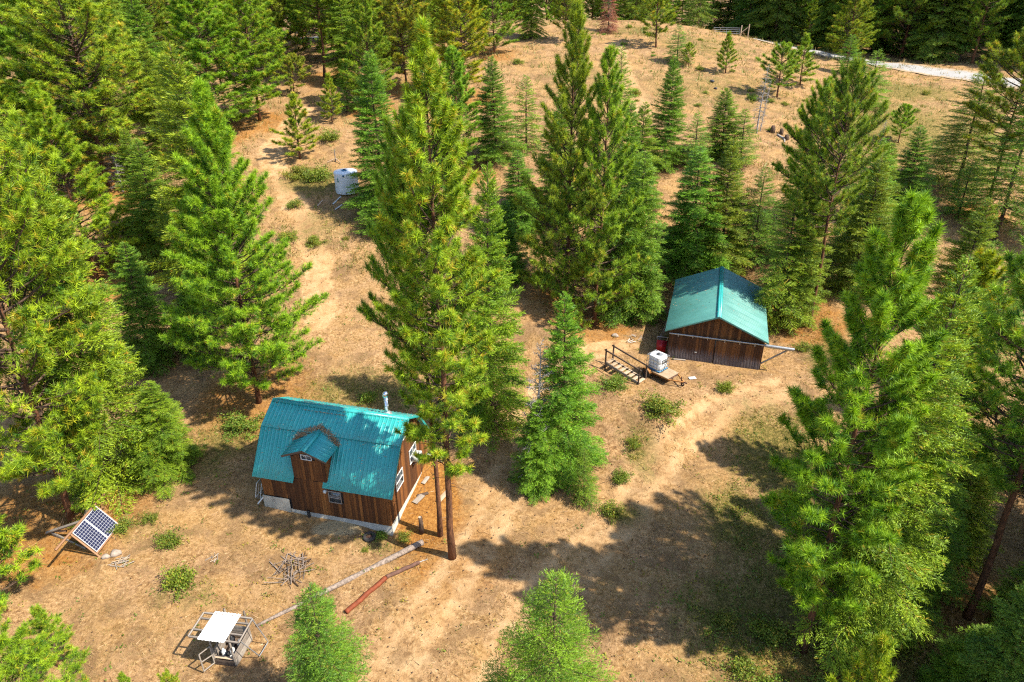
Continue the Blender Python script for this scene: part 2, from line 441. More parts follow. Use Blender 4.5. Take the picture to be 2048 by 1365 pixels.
('ypine', 'v', -16.63, 18.51, 0.0, 2.0, 0.5, 0.46, 0.0, 'tiny pine tip at the bottom edge near the corner pine'),
('ypine', 'v', -14.72, 18.4, -0.0, 2.1, 0.55, 0.46, 0.0, 'tiny pine tip at the bottom edge near the lean-to hut'),
('red', 'v', 15.77, 122.11, 19.62, 7.3, -0.41, 2.09, 0.02, 'dead fir with rusty red needles on the hill crest'),
]
# ---------------------------------------------------------------- terrain height
_Yk=np.array([-400,0,28,33,38,45,60,80,100,115,130,145,170,220,400,3000.])
_C=np.array([0,0,0,.15,.7,2.2,5.9,10.9,15.6,18.6,21.0,20.2,16.5,13,11,11])
_L=np.array([0,0,0,.15,.8,2.4,6.1,11,14.3,15.8,16.3,16.5,16.5,16,14,14])
_R=np.array([-1.5,-1.5,-1,-.6,-.1,.9,4.0,9.3,14.0,15.2,15.6,15.4,15,14,12,12])
_yy=np.arange(-400,3001,1.0)
def _sm(k):
    v=np.interp(_yy,_Yk,k); w=np.hanning(13); w/=w.sum()
    return np.convolve(np.pad(v,6,'edge'),w,'valid')
_PC,_PL,_PR=_sm(_C),_sm(_L),_sm(_R)
def sstep(a,b,x):
    t=np.clip((np.asarray(x,float)-a)/(b-a),0,1); return t*t*(3-2*t)
def terrain(X,Y):
    X=np.asarray(X,float);Y=np.asarray(Y,float)
    c=np.interp(Y,_yy,_PC);l=np.interp(Y,_yy,_PL);r=np.interp(Y,_yy,_PR)
    wl=sstep(0,-45,X) if False else 1-sstep(-45,0,X)
    wr=sstep(20,62,X)
    h=c*(1-wl)*(1-wr)+l*wl+r*wr
    # level bench for the shed, with a bank in front
    bx=sstep(2.5,6.5,X)*(1-sstep(21,27,X)); 
    front=34.2+ (1-sstep(4,12,X))*1.6
    wid=3.2+sstep(9,15,X)*5
    by=sstep(front,front+wid,Y)*(1-sstep(57,66,Y))
    h=h*(1-bx*by)+2.0*bx*by
    # raised ground at the left rear of the house
    h=h+0.5*np.exp(-(((X+16.5)/3.5)**2+((Y-33)/4.0)**2))
    h=h+0.45*np.exp(-(((X-4.2)/2.6)**2+((Y-45.5)/2.6)**2))
    h=h+0.55*np.exp(-(((X+7.5)/5.0)**2+((Y-37.2)/3.2)**2))-0.22*np.exp(-(((X+6.0)/2.6)**2+((Y-28)/2.2)**2))
    # gentle lumps
    flat=1-np.exp(-(((X-15.5)/6.5)**4+((Y-47)/8.5)**4))
    h=h+flat*0.10*np.sin(X*.55+1.3)*np.sin(Y*.47+.4)+flat*.06*np.sin(X*1.3+Y*.9)+flat*.05*np.sin(X*.9-Y*1.7+2)
    return h

def tz(x, y):
    return float(terrain(x, y))

# ---------------------------------------------------------------- ground
def axis(dense, outer):
    a = list(dense)
    lo, hi = a[0], a[-1]
    st = a[1] - a[0]; x = lo; left = []
    while x > outer[0]:
        st *= 1.22; x -= st; left.append(x)
    st = a[-1] - a[-2]; x = hi; right = []
    while x < outer[1]:
        st *= 1.22; x += st; right.append(x)
    return np.array(left[::-1] + a + right)
gx = axis(np.arange(-48, 62.01, .40), (-3000, 3000))
gy = axis(np.concatenate([np.arange(9, 66, .42), np.arange(66, 150, .75)]), (-300, 4000))
GX, GY = np.meshgrid(gx, gy)
GZ = terrain(GX, GY)
rs = np.random.RandomState(4)

def dist_poly(X, Y, pl):
    d = np.full(X.shape, 1e9)
    for (x0, y0), (x1, y1) in zip(pl[:-1], pl[1:]):
        vx, vy = x1 - x0, y1 - y0
        t = np.clip(((X - x0) * vx + (Y - y0) * vy) / (vx * vx + vy * vy), 0, 1)
        d = np.minimum(d, np.hypot(X - x0 - t * vx, Y - y0 - t * vy))
    return d

DRIVE = [[(-6.8, 16.5), (-5.8, 19.5), (-4.2, 22.8), (-2.3, 27.1), (-0.7, 31.3), (0.2, 35.0), (-0.8, 37.1)],
         [(-1.0, 17), (-0.5, 19.6), (1.4, 24.9), (4.9, 28.2), (8.2, 33.1), (10.6, 36.0), (14.6, 39.4), (18.9, 41.0)],
         [(-0.8, 37.1), (2.8, 42.4), (6.0, 45.8), (9.3, 47.5)],
         [(-15.4, 49.2), (-17.2, 57.4), (-21.8, 67.1), (-27.2, 77.7), (-26.6, 89.3)],
         [(16.4, 87.3), (15.6, 100.6), (15.9, 114.5)]]
DW = [2.3, 2.2, 1.1, 1.6, 2.2]
# x, y, rx, ry, strength of green growth
GREEN = [(-21, 71, 3.5, 3.2, .9), (-18.5, 62, 4, 5, .45), (-11, 41, 6, 3.5, .55), (11.5, 22.5, 4.5, 4.5, .7), (16, 24, 6, 7, .8), (13, 29.5, 2.6, 3.6, .8),
         (17, 35, 3.5, 5, .8), (54, 99, 9, 5, .75), (8.3, 35.2, 1.6, 3.2, .5), (6.5, 30.3, 1.3, 1.2, .7), (24, 45, 3, 3, .5),
         (-19, 36, 4, 4, .55), (26, 96, 16, 12, .42), (48, 86, 14, 13, .65), (38, 76, 9, 7, .5), (10, 100, 12, 12, .35), (30, 116, 12, 10, .45), (-20.8, 29, 3, 2, .35), (-16.5, 24.5, 2.5, 1.5, .4),
         (20, 123, 8, 5, .5), (33, 66, 8, 8, .35), (-7.5, 28, 1.6, .8, .5), (18, 17, 8, 5, .9), (-13, 63, 4, 5, .3)]
def masks(X, Y):
    wob = .6 * np.sin(X * .8 + 2 * np.sin(Y * .35)) + .4 * np.sin(Y * 1.1 + X * .5)
    dirt = np.zeros(X.shape)
    for pl, wd in zip(DRIVE, DW):
        dd_ = dist_poly(X, Y, pl)
        broad = 1 - sstep(wd * .45, wd * 1.25, dd_ + .35 * wob)
        rut = np.exp(-((dd_ - .80 + .05 * wob) / .24) ** 2) if wd > 2 else 0
        dirt = np.maximum(dirt, np.clip(broad * (.55 if wd > 2 else .9) + .62 * rut * (broad > .05), 0, 1))
    green = np.zeros(X.shape)
    for (x, y, rx, ry, s) in GREEN:
        g = np.exp(-(((X - x) / rx) ** 2 + ((Y - y) / ry) ** 2) * 1.1)
        green = np.maximum(green, s * g * 1.25)
    litter = np.zeros(X.shape)
    for t in TREES:
        if t[5] < 5 or t[0] in ('dead',): continue
        r = 1.2 + t[7] * .95
        d = np.hypot(X - t[2], Y - t[3])
        litter = np.maximum(litter, (1 - sstep(r * .45, r * 1.35, d + .5 * wob)) * (.62 if t[0] == 'pine' else .28))
    litter = np.maximum(litter, (1 - sstep(1.2, 3.2, np.hypot((X + 4.9) * 1.2, (Y - 31) * .55))) * .95)
    sand = np.exp(-(((X + 9.9) / 1.9) ** 2 + ((Y - 29.0) / .75) ** 2) * 1.3)
    return dirt, np.clip(green, 0, 1), np.clip(litter, 0, 1), sand

dirt, green, litter, sand = masks(GX, GY)
# wheel ruts worn a few centimetres into the drive
GZ = GZ - .05 * dirt * (np.hypot(GX, GY) < 60)
ny, nx = GX.shape
idx = np.arange(nx * ny).reshape(ny, nx)
quads = np.stack([idx[:-1, :-1], idx[:-1, 1:], idx[1:, 1:], idx[1:, :-1]], -1).reshape(-1, 4)

def ground_mat():
    m, nt, b = nmat('dry_ground')
    g = N(nt, 'ShaderNodeNewGeometry'); P = g.outputs['Position']
    at = N(nt, 'ShaderNodeAttribute', attribute_name='tint')
    sp = N(nt, 'ShaderNodeSeparateColor'); nt.links.new(at.outputs['Color'], sp.inputs[0])
    D, G, L = sp.outputs[0], sp.outputs[1], sp.outputs[2]; SA = at.outputs['Alpha']
    nb = noise(nt, P, .22, 4, .6)
    nm = noise(nt, P, 1.1, 6, .68, .3)
    nf = noise(nt, P, 5.5, 6, .75, .2)
    ns = noise(nt, P, 21, 4, .8)
    dry = ramp(nt, nf, [(.34, (.085, .045, .024)), (.43, (.26, .155, .075)), (.54, (.45, .295, .155)), (.66, (.66, .50, .31))])
    dry = mixc(nt, ramp(nt, nm, [(.42, (0, 0, 0)), (.62, (.65, .65, .65))]), dry, (.49, .335, .21))
    dry = mixc(nt, ramp(nt, nb, [(.40, (0, 0, 0)), (.62, (.40, .40, .40))]), dry, (.50, .32, .12))
    nb2 = noise(nt, P, .55, 5, .65, .5)
    dry = mixc(nt, ramp(nt, nb2, [(.48, (0, 0, 0)), (.60, (.6, .6, .6))]), dry, (.20, .13, .075))
    dirtc = ramp(nt, nm, [(.34, (.36, .22, .115)), (.47, (.60, .40, .22)), (.62, (.74, .54, .33))])
    dirtc = mixc(nt, .30, dirtc, dry)
    lit = ramp(nt, nf, [(.32, (.15, .06, .018)), (.5, (.38, .185, .050)), (.68, (.54, .31, .10))])
    grn = ramp(nt, nf, [(.32, (.06, .06, .018)), (.48, (.17, .15, .045)), (.64, (.38, .29, .11))])
    def th(mask, nz, lo, hi, k=.55):
        s = math_n(nt, 'ADD', mask, math_n(nt, 'MULTIPLY', math_n(nt, 'SUBTRACT', nz, .5), k * 2))
        return ramp(nt, s, [(lo, (0, 0, 0)), (hi, (1, 1, 1))])
    c = mixc(nt, th(L, nm, .30, .72), dry, lit)
    c = mixc(nt, th(D, nm, .38, .80, .45), c, dirtc)
    c = mixc(nt, th(G, nm, .28, .75, .7), c, grn)
    c = mixc(nt, th(SA, nm, .35, .6, .3), c, (.55, .46, .30))
    # dark flecks: cones, bark, twigs
    fl = ramp(nt, ns, [(.60, (0, 0, 0)), (.68, (.85, .85, .85))])
    c = mixc(nt, fl, c, (.10, .055, .03))
    fl2 = ramp(nt, noise(nt, P, 14, 3, .8), [(.62, (0, 0, 0)), (.70, (.65, .65, .65))])
    c = mixc(nt, fl2, c, (.66, .52, .34))
    c = mixc(nt, 1.0, c, (.64, .58, .49), 'MULTIPLY')
    nt.links.new(c, b.inputs['Base Color'])
    b.inputs['Roughness'].default_value = .95; b.inputs['Specular IOR Level'].default_value = .1
    h = math_n(nt, 'ADD', math_n(nt, 'MULTIPLY', nf, .7), math_n(nt, 'MULTIPLY', ns, .3))
    bp = N(nt, 'ShaderNodeBump'); bp.inputs['Strength'].default_value = .75; bp.inputs['Distance'].default_value = .16
    nt.links.new(h, bp.inputs['Height']); nt.links.new(bp.outputs[0], b.inputs['Normal'])
    return m
M['ground'] = ground_mat()
tint = np.stack([dirt, green, litter, sand], -1).reshape(-1, 4)
ground = obj('ground', mesh_np('ground', np.stack([GX, GY, GZ], -1).reshape(-1, 3), [quads], M['ground'], True, tint))
tag(ground, kind='structure')

# gravel roads, laid just above the ground and following it
def road(name, pl, wd, mat, lift=.03):
    pl = np.array(pl, float)
    s = np.concatenate([[0], np.cumsum(np.hypot(*np.diff(pl, axis=0).T))])
    q = np.arange(0, s[-1], .8)
    px, py = np.interp(q, s, pl[:, 0]), np.interp(q, s, pl[:, 1])
    for _ in range(12):
        px[1:-1] = (px[:-2] + px[1:-1] * 2 + px[2:]) / 4; py[1:-1] = (py[:-2] + py[1:-1] * 2 + py[2:]) / 4
    tx, ty = np.gradient(px), np.gradient(py); n = np.hypot(tx, ty); nx_, ny_ = -ty / n, tx / n
    rows = []
    K = np.linspace(-.5, .5, 9)
    for k in K:
        ww = wd * k * (1 + .06 * np.sin(q * .7 + k * 9) * (abs(k) > .4))
        X, Y = px + nx_ * ww, py + ny_ * ww
        Z = np.max([terrain(X + dx, Y + dy) for dx in (-.4, 0, .4) for dy in (-.4, 0, .4)], axis=0)
        rows.append(np.stack([X, Y, Z + lift + .05 * (1 - (2 * k) ** 2)], -1))
    v = np.stack(rows, 1); m_, k_ = v.shape[:2]
    ii = np.arange(m_ * k_).reshape(m_, k_)
    f = np.stack([ii[:-1, :-1], ii[:-1, 1:], ii[1:, 1:], ii[1:, :-1]], -1).reshape(-1, 4)
    tn = np.zeros((m_, k_, 4)); tn[:, :, 0] = np.abs(K)[None] * 2; tn[:, :, 3] = 1
    o = obj(name, mesh_np(name, v.reshape(-1, 3), [f], mat, True, tn.reshape(-1, 4)))
    return tag(o, kind='structure')
def gravel_mat():
    m, nt, b = nmat('gravel')
    g = N(nt, 'ShaderNodeNewGeometry'); at = N(nt, 'ShaderNodeAttribute', attribute_name='tint')
    sp = N(nt, 'ShaderNodeSeparateColor'); nt.links.new(at.outputs['Color'], sp.inputs[0])
    n1 = noise(nt, g.outputs['Position'], 1.2, 5, .7); n2 = noise(nt, g.outputs['Position'], 12, 4, .7)
    c = ramp(nt, n2, [(.3, (.19, .185, .175)), (.7, (.31, .295, .275))])
    e = math_n(nt, 'ADD', sp.outputs[0], math_n(nt, 'MULTIPLY', math_n(nt, 'SUBTRACT', n1, .5), .9))
    c = mixc(nt, ramp(nt, e, [(.55, (0, 0, 0)), (.8, (1, 1, 1))]), c, (.27, .19, .11))
    nt.links.new(c, b.inputs['Base Color']); b.inputs['Roughness'].default_value = .95
    return m
M['gravel'] = gravel_mat()
road('gravel_road', [(40, 140), (49, 131), (56, 121), (63, 112.5), (70, 105), (80, 95), (96, 82)], 7.5, M['gravel'])
road('gravel_track', [(-120, 158), (-90, 153), (-74, 150.5), (-55, 150), (-35, 156)], 4.5, M['gravel'])

# ---------------------------------------------------------------- trees
def unit(v):
    return v / (np.linalg.norm(v, axis=-1, keepdims=True) + 1e-9)

def many_tubes(P, Rr, n=3):
    """P (B,k,3) polylines, Rr (B,k) radii -> verts, quads"""
    B, k = P.shape[:2]
    tan = unit(np.gradient(P, axis=1))
    ref = np.zeros_like(tan); ref[..., 2] = 1
    a = np.cross(tan, ref + 1e-3); a = unit(a); b = np.cross(tan, a)
    th = np.arange(n) * 2 * PI / n
    v = P[:, :, None] + Rr[:, :, None, None] * (np.cos(th)[None, None, :, None] * a[:, :, None] + np.sin(th)[None, None, :, None] * b[:, :, None])
    ids = np.arange(B * k * n).reshape(B, k, n)
    j2 = np.roll(np.arange(n), -1)
    q = np.stack([ids[:, :-1], ids[:, :-1][:, :, j2], ids[:, 1:][:, :, j2], ids[:, 1:]], -1).reshape(-1, 4)
    return v.reshape(-1, 3), q

def blades(base, dirs, length, width, rng, tint):
    """thin triangles from base along dirs"""
    n = len(base)
    side = unit(np.cross(dirs, rng.normal(size=(n, 3))))
    wv = side * np.asarray(width).reshape(-1, 1)
    v = np.empty((n, 3, 3), np.float32)
    v[:, 0] = base - wv; v[:, 1] = base + wv; v[:, 2] = base + dirs * np.asarray(length).reshape(-1, 1)
    f = np.arange(3 * n).reshape(n, 3)
    return v.reshape(-1, 3), f, np.repeat(tint, 3, axis=0)

def trunk_mesh(name, H, r0, rng, mat, n=9):
    k = 14
    t = np.linspace(0, 1, k)
    w_ = H * .004
    p = np.stack([w_ * np.cumsum(rng.normal(size=k)) * .5, w_ * np.cumsum(rng.normal(size=k)) * .5, t * H], -1)
    p[0, :2] = 0; p[:, 0] -= t * p[-1, 0]; p[:, 1] -= t * p[-1, 1]
    p[0, 2] = -.5
    r = r0 * ((1 - t) ** .85 * .95 + .03); r[0] *= 1.35; r[1] *= 1.03
    v, q, tr = tube_np(p, r, n)
    return mesh_np(name, v, [q, tr], mat, True), p

def branch_set(H, cb, R_, nb, rng, prof, elev, curve, trunkp, k=5, lmin=.3):
    """main limbs; returns P (nb,k,3) and lengths, t"""
    u = (np.arange(nb) + rng.rand(nb)) / nb
    t = u ** .92
    z = cb * H + (.985 - cb) * H * t
    L = np.maximum(R_ * prof(t) * rng.uniform(.78, 1.08, nb), lmin)
    az = np.arange(nb) * 2.399963 + rng.normal(0, .35, nb)
    # lobes: limbs grow longer on some sides
    L = L * (1 + .13 * np.sin(az * 2 + rng.rand() * 6) + .10 * np.sin(az * 3 + z * .8 + rng.rand() * 6))
    e0 = elev(t) + rng.normal(0, .12, nb)
    s = np.linspace(0, 1, k)
    P = np.zeros((nb, k, 3))
    P[:, 0, 0] = np.interp(z, trunkp[:, 2], trunkp[:, 0]); P[:, 0, 1] = np.interp(z, trunkp[:, 2], trunkp[:, 1]); P[:, 0, 2] = z
    for i in range(1, k):
        e = e0 + curve(t) * s[i]
        a2 = az + .18 * np.sin(az * 7) * s[i]
        d = np.stack([np.cos(a2) * np.cos(e), np.sin(a2) * np.cos(e), np.sin(e)], -1)
        P[:, i] = P[:, i - 1] + d * (L / (k - 1))[:, None]
    return P, L, t

def along(P, s):
    """point and direction at parameter s on each polyline P (B,k,3), s (B,)"""
    k = P.shape[1]
    f = np.clip(s, 0, .9999) * (k - 1); i = f.astype(int); fr = (f - i)[:, None]
    b = np.arange(len(P))
    p0, p1 = P[b, i], P[b, i + 1]
    return p0 * (1 - fr) + p1 * fr, unit(p1 - p0)

def make_pine(seed, H, R_, cb, shape='cone', nb=None, needles=20, dens=1.0, yellow=.09, tuft=.30, bark='bark', wid=.0125):
    rng = np.random.RandomState(seed)
    tm, tp = trunk_mesh('trunk', H,   .065 + H * .0048, rng, M[bark])
    if shape == 'cone': prof = lambda t: (1 - t) ** .72 * np.minimum(1, .62 + t * 3.2) + .03
    elif shape == 'oval': prof = lambda t: np.clip(1.25 * np.sin(PI * np.clip(t * .86 + .13, 0, 1)) ** .8 - .12, .10, 1.1)
    else: prof = lambda t: (1 - t) ** .55 * np.minimum(1, .35 + t * 2.0) + .04
    nb = nb or int((1 - cb) * H * 9)
    P, L, t = branch_set(H, cb, R_, nb, rng, prof, lambda t: -.14 + 1.0 * t ** 1.05, lambda t: .42 + .22 * (1 - t), tp)
    rad = (.012 + .011 * L)[:, None] * np.linspace(1, .25, P.shape[1])[None]
    # secondary shoots
    ns = np.maximum(2, (3 + L * 10.0 * dens)).astype(int)
    bi = np.repeat(np.arange(nb), ns)
    sN = len(bi)
    s = rng.uniform(.14, 1.0, sN) ** .72
    p0, d0 = along(P[bi], s)
    sl = np.maximum(.22, L[bi] * .36 * (1.15 - s) * rng.uniform(.6, 1.2, sN))
    sideang = rng.choice([-1, 1], sN) * rng.uniform(.35, 1.15, sN)
    ca, sa = np.cos(sideang), np.sin(sideang)
    d1 = np.stack([d0[:, 0] * ca - d0[:, 1] * sa, d0[:, 0] * sa + d0[:, 1] * ca, d0[:, 2] + rng.uniform(-.30, .95, sN)], -1)
    d1 = unit(d1)
    p1 = p0 + d1 * sl[:, None]
    SP = np.stack([p0, p1], 1)
    srad = np.tile(np.array([[.013, .006]]), (sN, 1))
    v1, q1 = many_tubes(P, rad, 4); v2, q2 = many_tubes(SP, srad, 3)
    nd = 0
    extra = []
    if cb > .1:       # dead stubs under the crown
        m_ = int(cb * H * 1.3)
        z = rng.uniform(.25, 1.0, m_) * cb * H; az = rng.uniform(0, 6.28, m_); ln = rng.uniform(.3, 1.5, m_)
        a0 = np.stack([np.interp(z, tp[:, 2], tp[:, 0]), np.interp(z, tp[:, 2], tp[:, 1]), z], -1)
        dd = np.stack([np.cos(az), np.sin(az), rng.uniform(-.4, .3, m_)], -1)
        a2 = a0 + dd * ln[:, None]
        extra = [many_tubes(np.stack([a0, (a0 + a2) / 2 + [0, 0, .06], a2], 1), np.tile(np.array([[.022, .014, .005]]), (m_, 1)), 3)]
    vs, qs, o = [], [], 0
    for v, q in [(v1, q1), (v2, q2)] + extra:
        vs.append(v); qs.append(q + o); o += len(v)
    lm = mesh_np('limbs', np.vstack(vs), [np.vstack(qs)], M['bark_dark'], True)
    # tufts at the shoot ends, along the shoots, and at limb tips
    tip, tipd = along(P, np.full(nb, .999))
    cen = np.vstack([p1, p0 + d1 * (sl * .55)[:, None], tip])
    axd = np.vstack([d1, d1, tipd])
    br = np.concatenate([rng.rand(sN), rng.rand(sN), rng.rand(nb)])
    keep = rng.rand(len(cen)) < np.concatenate([np.ones(sN), np.full(sN, .8), np.ones(nb)])
    top = np.array([[tp[-1, 0], tp[-1, 1], H * x] for x in (.97, .985, 1.0, 1.0)])
    cen = np.vstack([cen[keep], top]); axd = np.vstack([axd[keep], np.tile([[0, 0, 1.0]], (4, 1))]); br = np.concatenate([br[keep], np.ones(4)])
    T = len(cen)
    axd = unit(axd + [0, 0, .25])
    size = tuft * rng.uniform(.72, 1.2, T)
    limb_tone = rng.rand(nb)
    yl = (rng.rand(T) < yellow) * rng.uniform(.35, .9, T)
    c2 = np.repeat(cen, needles, axis=0); a2 = np.repeat(axd, needles, axis=0)
    dirs = unit(a2 * .75 + unit(rng.normal(size=(T * needles, 3))))
    ln = np.repeat(size, needles) * rng.uniform(.75, 1.15, T * needles)
    base = c2 - a2 * (rng.uniform(0, .5, T * needles) * np.repeat(size, needles))[:, None]
    tn = np.zeros((T * needles, 4)); tn[:, 3] = 1
    tn[:, 0] = np.clip(np.repeat(.02 + .95 * br, needles) + rng.normal(0, .08, T * needles), 0, 1.2)
    tn[:, 1] = np.repeat(yl, needles)
    v, f, tt = blades(base, dirs, ln, np.full(T * needles, wid), rng, tn)
    cm = mesh_np('crown', v, [f], M['pine_needles'], False, tt)
    return dict(H=H, R=R_, trunk=tm, limbs=lm, crown=cm)

def make_fir(seed, H, R_, cb, nb=None, dens=1.0, blade=.145, dead=.03, bare_top=0.0, mat='fir_needles', sparse=1.0, droop=.28, bark='bark_dark'):
    rng = np.random.RandomState(seed)
    tm, tp = trunk_mesh('trunk', H, .05 + H * .0075, rng, M[bark], 8)
    prof = lambda t: (1 - t) ** .68 * np.minimum(1, .72 + t * 3) + .03
    nb = nb or int((1 - cb) * H * 16.0 * dens + 20)
    P, L, t = branch_set(H, cb, R_, nb, rng, prof, lambda t: -.10 + .75 * t ** 1.6, lambda t: -droop + .30 * t, tp, k=5, lmin=.18)
    rad = (.006 + .007 * L)[:, None] * np.linspace(1, .2, P.shape[1])[None]
    lv, lq = many_tubes(P, rad, 3)
    lm = mesh_np('limbs', lv, [lq], M['bark_grey'] if bare_top > .3 or mat == 'red_needles' else M['bark_dark'], True)
    # twigs on both sides of each limb, lying nearly flat
    sp = .026 / dens
    nt_ = np.maximum(9, (L * .86 / sp) * sparse).astype(int)
    bi = np.repeat(np.arange(nb), nt_); n = len(bi)
    s = rng.uniform(.14, 1.0, n)
    p0, d0 = along(P[bi], s)
    ang = rng.choice([-1, 1], n) * rng.uniform(.55, 1.05, n)
    ca, sa = np.cos(ang), np.sin(ang)
    d1 = unit(np.stack([d0[:, 0] * ca - d0[:, 1] * sa, d0[:, 0] * sa + d0[:, 1] * ca, d0[:, 2] * .8 + rng.normal(-.06, .16, n)], -1))
    tl = np.clip(L[bi] * .40 * (1.10 - s) ** .8 * rng.uniform(.6, 1.25, n) + .12, .12, 1.0)
    per = np.maximum(3, (tl / .055)).astype(int)
    per = np.minimum(per, 11)
    ti = np.repeat(np.arange(n), per); K = len(ti)
    first = np.cumsum(per) - per
    r_ = (np.arange(K) - first[ti] + rng.rand(K)) / per[ti]
    base = p0[ti] + d1[ti] * (tl[ti] * r_)[:, None]
    a2 = np.where(rng.rand(K) < .5, -1, 1) * rng.uniform(.25, .95, K)
    ca, sa = np.cos(a2), np.sin(a2); d = d1[ti]
    bd = unit(np.stack([d[:, 0] * ca - d[:, 1] * sa, d[:, 0] * sa + d[:, 1] * ca, d[:, 2] + rng.normal(.05, .22, K)], -1))
    tone = rng.rand(nb)
    tn = np.zeros((K, 4)); tn[:, 3] = 1
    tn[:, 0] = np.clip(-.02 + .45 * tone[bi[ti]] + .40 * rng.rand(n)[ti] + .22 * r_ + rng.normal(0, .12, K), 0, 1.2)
    tn[:, 1] = ((rng.rand(n) < dead) * rng.uniform(.3, .9, n))[ti]
    if bare_top > 0:
        keep = rng.rand(K) > bare_top * (t[bi[ti]] ** .5)
        base, bd, tn, K = base[keep], bd[keep], tn[keep], int(keep.sum())
    v, f, tt = blades(base, bd, blade * rng.uniform(.7, 1.25, K), blade * rng.uniform(.10, .15, K), rng, tn)
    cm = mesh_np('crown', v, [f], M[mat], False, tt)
    return dict(H=H, R=R_, trunk=tm, limbs=lm, crown=cm)

def make_dead(seed, H, R_, nb=70):
    rng = np.random.RandomState(seed)
    tm, tp = trunk_mesh('trunk', H, .05 + H * .010, rng, M['bark_grey'], 7)
    P, L, t = branch_set(H, .12, R_, nb, rng, lambda t: (1 - t) ** .6 * np.minimum(1, .7 + t) + .05, lambda t: .05 + .6 * t, lambda t: -.5 + .3 * t, tp)
    v1, q1 = many_tubes(P, (.016 + .012 * L)[:, None] * np.linspace(1, .3, 5)[None], 3)
    bi = np.repeat(np.arange(nb), 14); n = len(bi); s = rng.uniform(.25, 1, n)
    p0, d0 = along(P[bi], s); d1 = unit(d0 * .5 + rng.normal(size=(n, 3)) * .55); p1 = p0 + d1 * (L[bi] * .28)[:, None]
    v2, q2 = many_tubes(np.stack([p0, p1], 1), np.tile(np.array([[.013, .008]]), (n, 1)), 3)
    lm = mesh_np('limbs', np.vstack([v1, v2]), [np.vstack([q1, q2 + len(v1)])], M['bark_grey'], True)
    return dict(H=H, R=R_, trunk=tm, limbs=lm)

LIB = {
    'pine': [make_pine(11, 18, 4.6, .06), make_pine(12, 18, 4.4, .12, 'oval', yellow=.10, dens=.95), make_pine(13, 18, 4.4, .10, 'round', dens=.95), make_pine(14, 18, 3.6, .38, 'oval', dens=.9),
             make_pine(15, 18, 5.0, .04, 'cone', yellow=.04, nb=135)],
    'fir': [make_fir(21, 14, 3.2, .03), make_fir(22, 14, 3.1, .05, droop=.42), make_fir(23, 14, 3.2, .10, dens=.85, sparse=.7, dead=.06), make_fir(24, 14, 3.2, .02, droop=.15)],
    'ypine': [make_pine(31, 6, 1.9, .10, 'cone', needles=18, tuft=.25, dens=1.1, nb=50), make_pine(32, 6, 1.9, .18, 'oval', needles=18, tuft=.25, dens=1.0, nb=46)],
    'yfir': [make_fir(41, 6, 1.6, .02, blade=.12, sparse=.8), make_fir(42, 6, 1.5, .05, blade=.12, droop=.1, sparse=.8)],
    'dead': [make_dead(51, 9.5, 1.5)],
    'red': [make_fir(61, 9, 2.2, .02, mat='red_needles', dead=0, bare_top=.35, droop=.6, sparse=.5)],
}
NAMES = dict(pine='pine_tree', ypine='pine_tree', fir='fir_tree', yfir='fir_tree', dead='dead_tree', red='dead_fir_tree')
CATS = dict(pine='pine tree', ypine='pine tree', fir='fir tree', yfir='fir tree', dead='dead tree', red='dead tree')
trng = random.Random(7)

def plant(src, sp, x, y, h, r, lean, label, group, tone=(1, 1, 1), z=None, rz=None):
    ang = math.atan2(lean, h)
    amax = .05
    shift = 0
    if abs(ang) > amax:
        shift = lean - math.copysign(math.tan(amax) * h, lean)
        ang = math.copysign(amax, ang)
    x += shift * .8
    root = thing(NAMES[sp], label, CATS[sp], (x, y, tz(x, y) if z is None else z), 0, group)
    root.rotation_euler = (0, ang, 0)
    rz = trng.uniform(0, 2 * PI) if rz is None else rz
    sx, sz = r / src['R'], h / src['H']
    m = Matrix.Rotation(rz, 4, 'Z') @ Matrix.Diagonal((sx, sx, sz, 1))
    mt = Matrix.Rotation(rz, 4, 'Z') @ Matrix.Diagonal(((sx + sz) / 2, (sx + sz) / 2, sz, 1))
    obj('trunk', src['trunk'], root, mt)
    obj('limbs', src['limbs'], root, m)
    if 'crown' in src:
        c = obj('crown', src['crown'], root, m)
        c.color = (*tone, 1)
    return root

HERO = {  # hand-set generator options for the trees seen largest
    0: dict(shape='oval', nb=170, dens=1.1, needles=20, yellow=.14, tuft=.31),
    7: dict(shape='cone', nb=235, dens=1.0, needles=20, yellow=.04, tuft=.33),
    72: dict(shape='round', nb=150, dens=.95, needles=24, yellow=.04, tuft=.34),
    73: dict(dens=.95, blade=.14, dead=.05), 80: dict(dens=1.05, blade=.10, dead=.03, sparse=.85),
}
PICK = {1: 3, 8: 1, 9: 4, 81: 2, 39: 4, 40: 4, 56: 3, 75: 3, 77: 0, 41: 1, 16: 0, 21: 0}
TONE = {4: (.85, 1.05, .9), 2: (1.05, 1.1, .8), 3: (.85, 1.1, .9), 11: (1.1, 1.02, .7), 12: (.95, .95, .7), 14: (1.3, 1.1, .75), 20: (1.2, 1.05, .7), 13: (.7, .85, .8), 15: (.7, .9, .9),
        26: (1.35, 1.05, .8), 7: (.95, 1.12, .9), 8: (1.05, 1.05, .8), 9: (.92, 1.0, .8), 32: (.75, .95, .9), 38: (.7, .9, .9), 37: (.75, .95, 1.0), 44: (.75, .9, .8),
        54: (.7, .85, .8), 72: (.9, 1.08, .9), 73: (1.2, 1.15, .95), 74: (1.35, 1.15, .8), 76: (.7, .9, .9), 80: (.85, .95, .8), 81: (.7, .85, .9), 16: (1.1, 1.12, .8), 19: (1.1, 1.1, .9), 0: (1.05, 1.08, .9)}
RMUL = dict(pine=1.42, fir=1.30, ypine=1.3, yfir=1.3, dead=1.1, red=1.2)
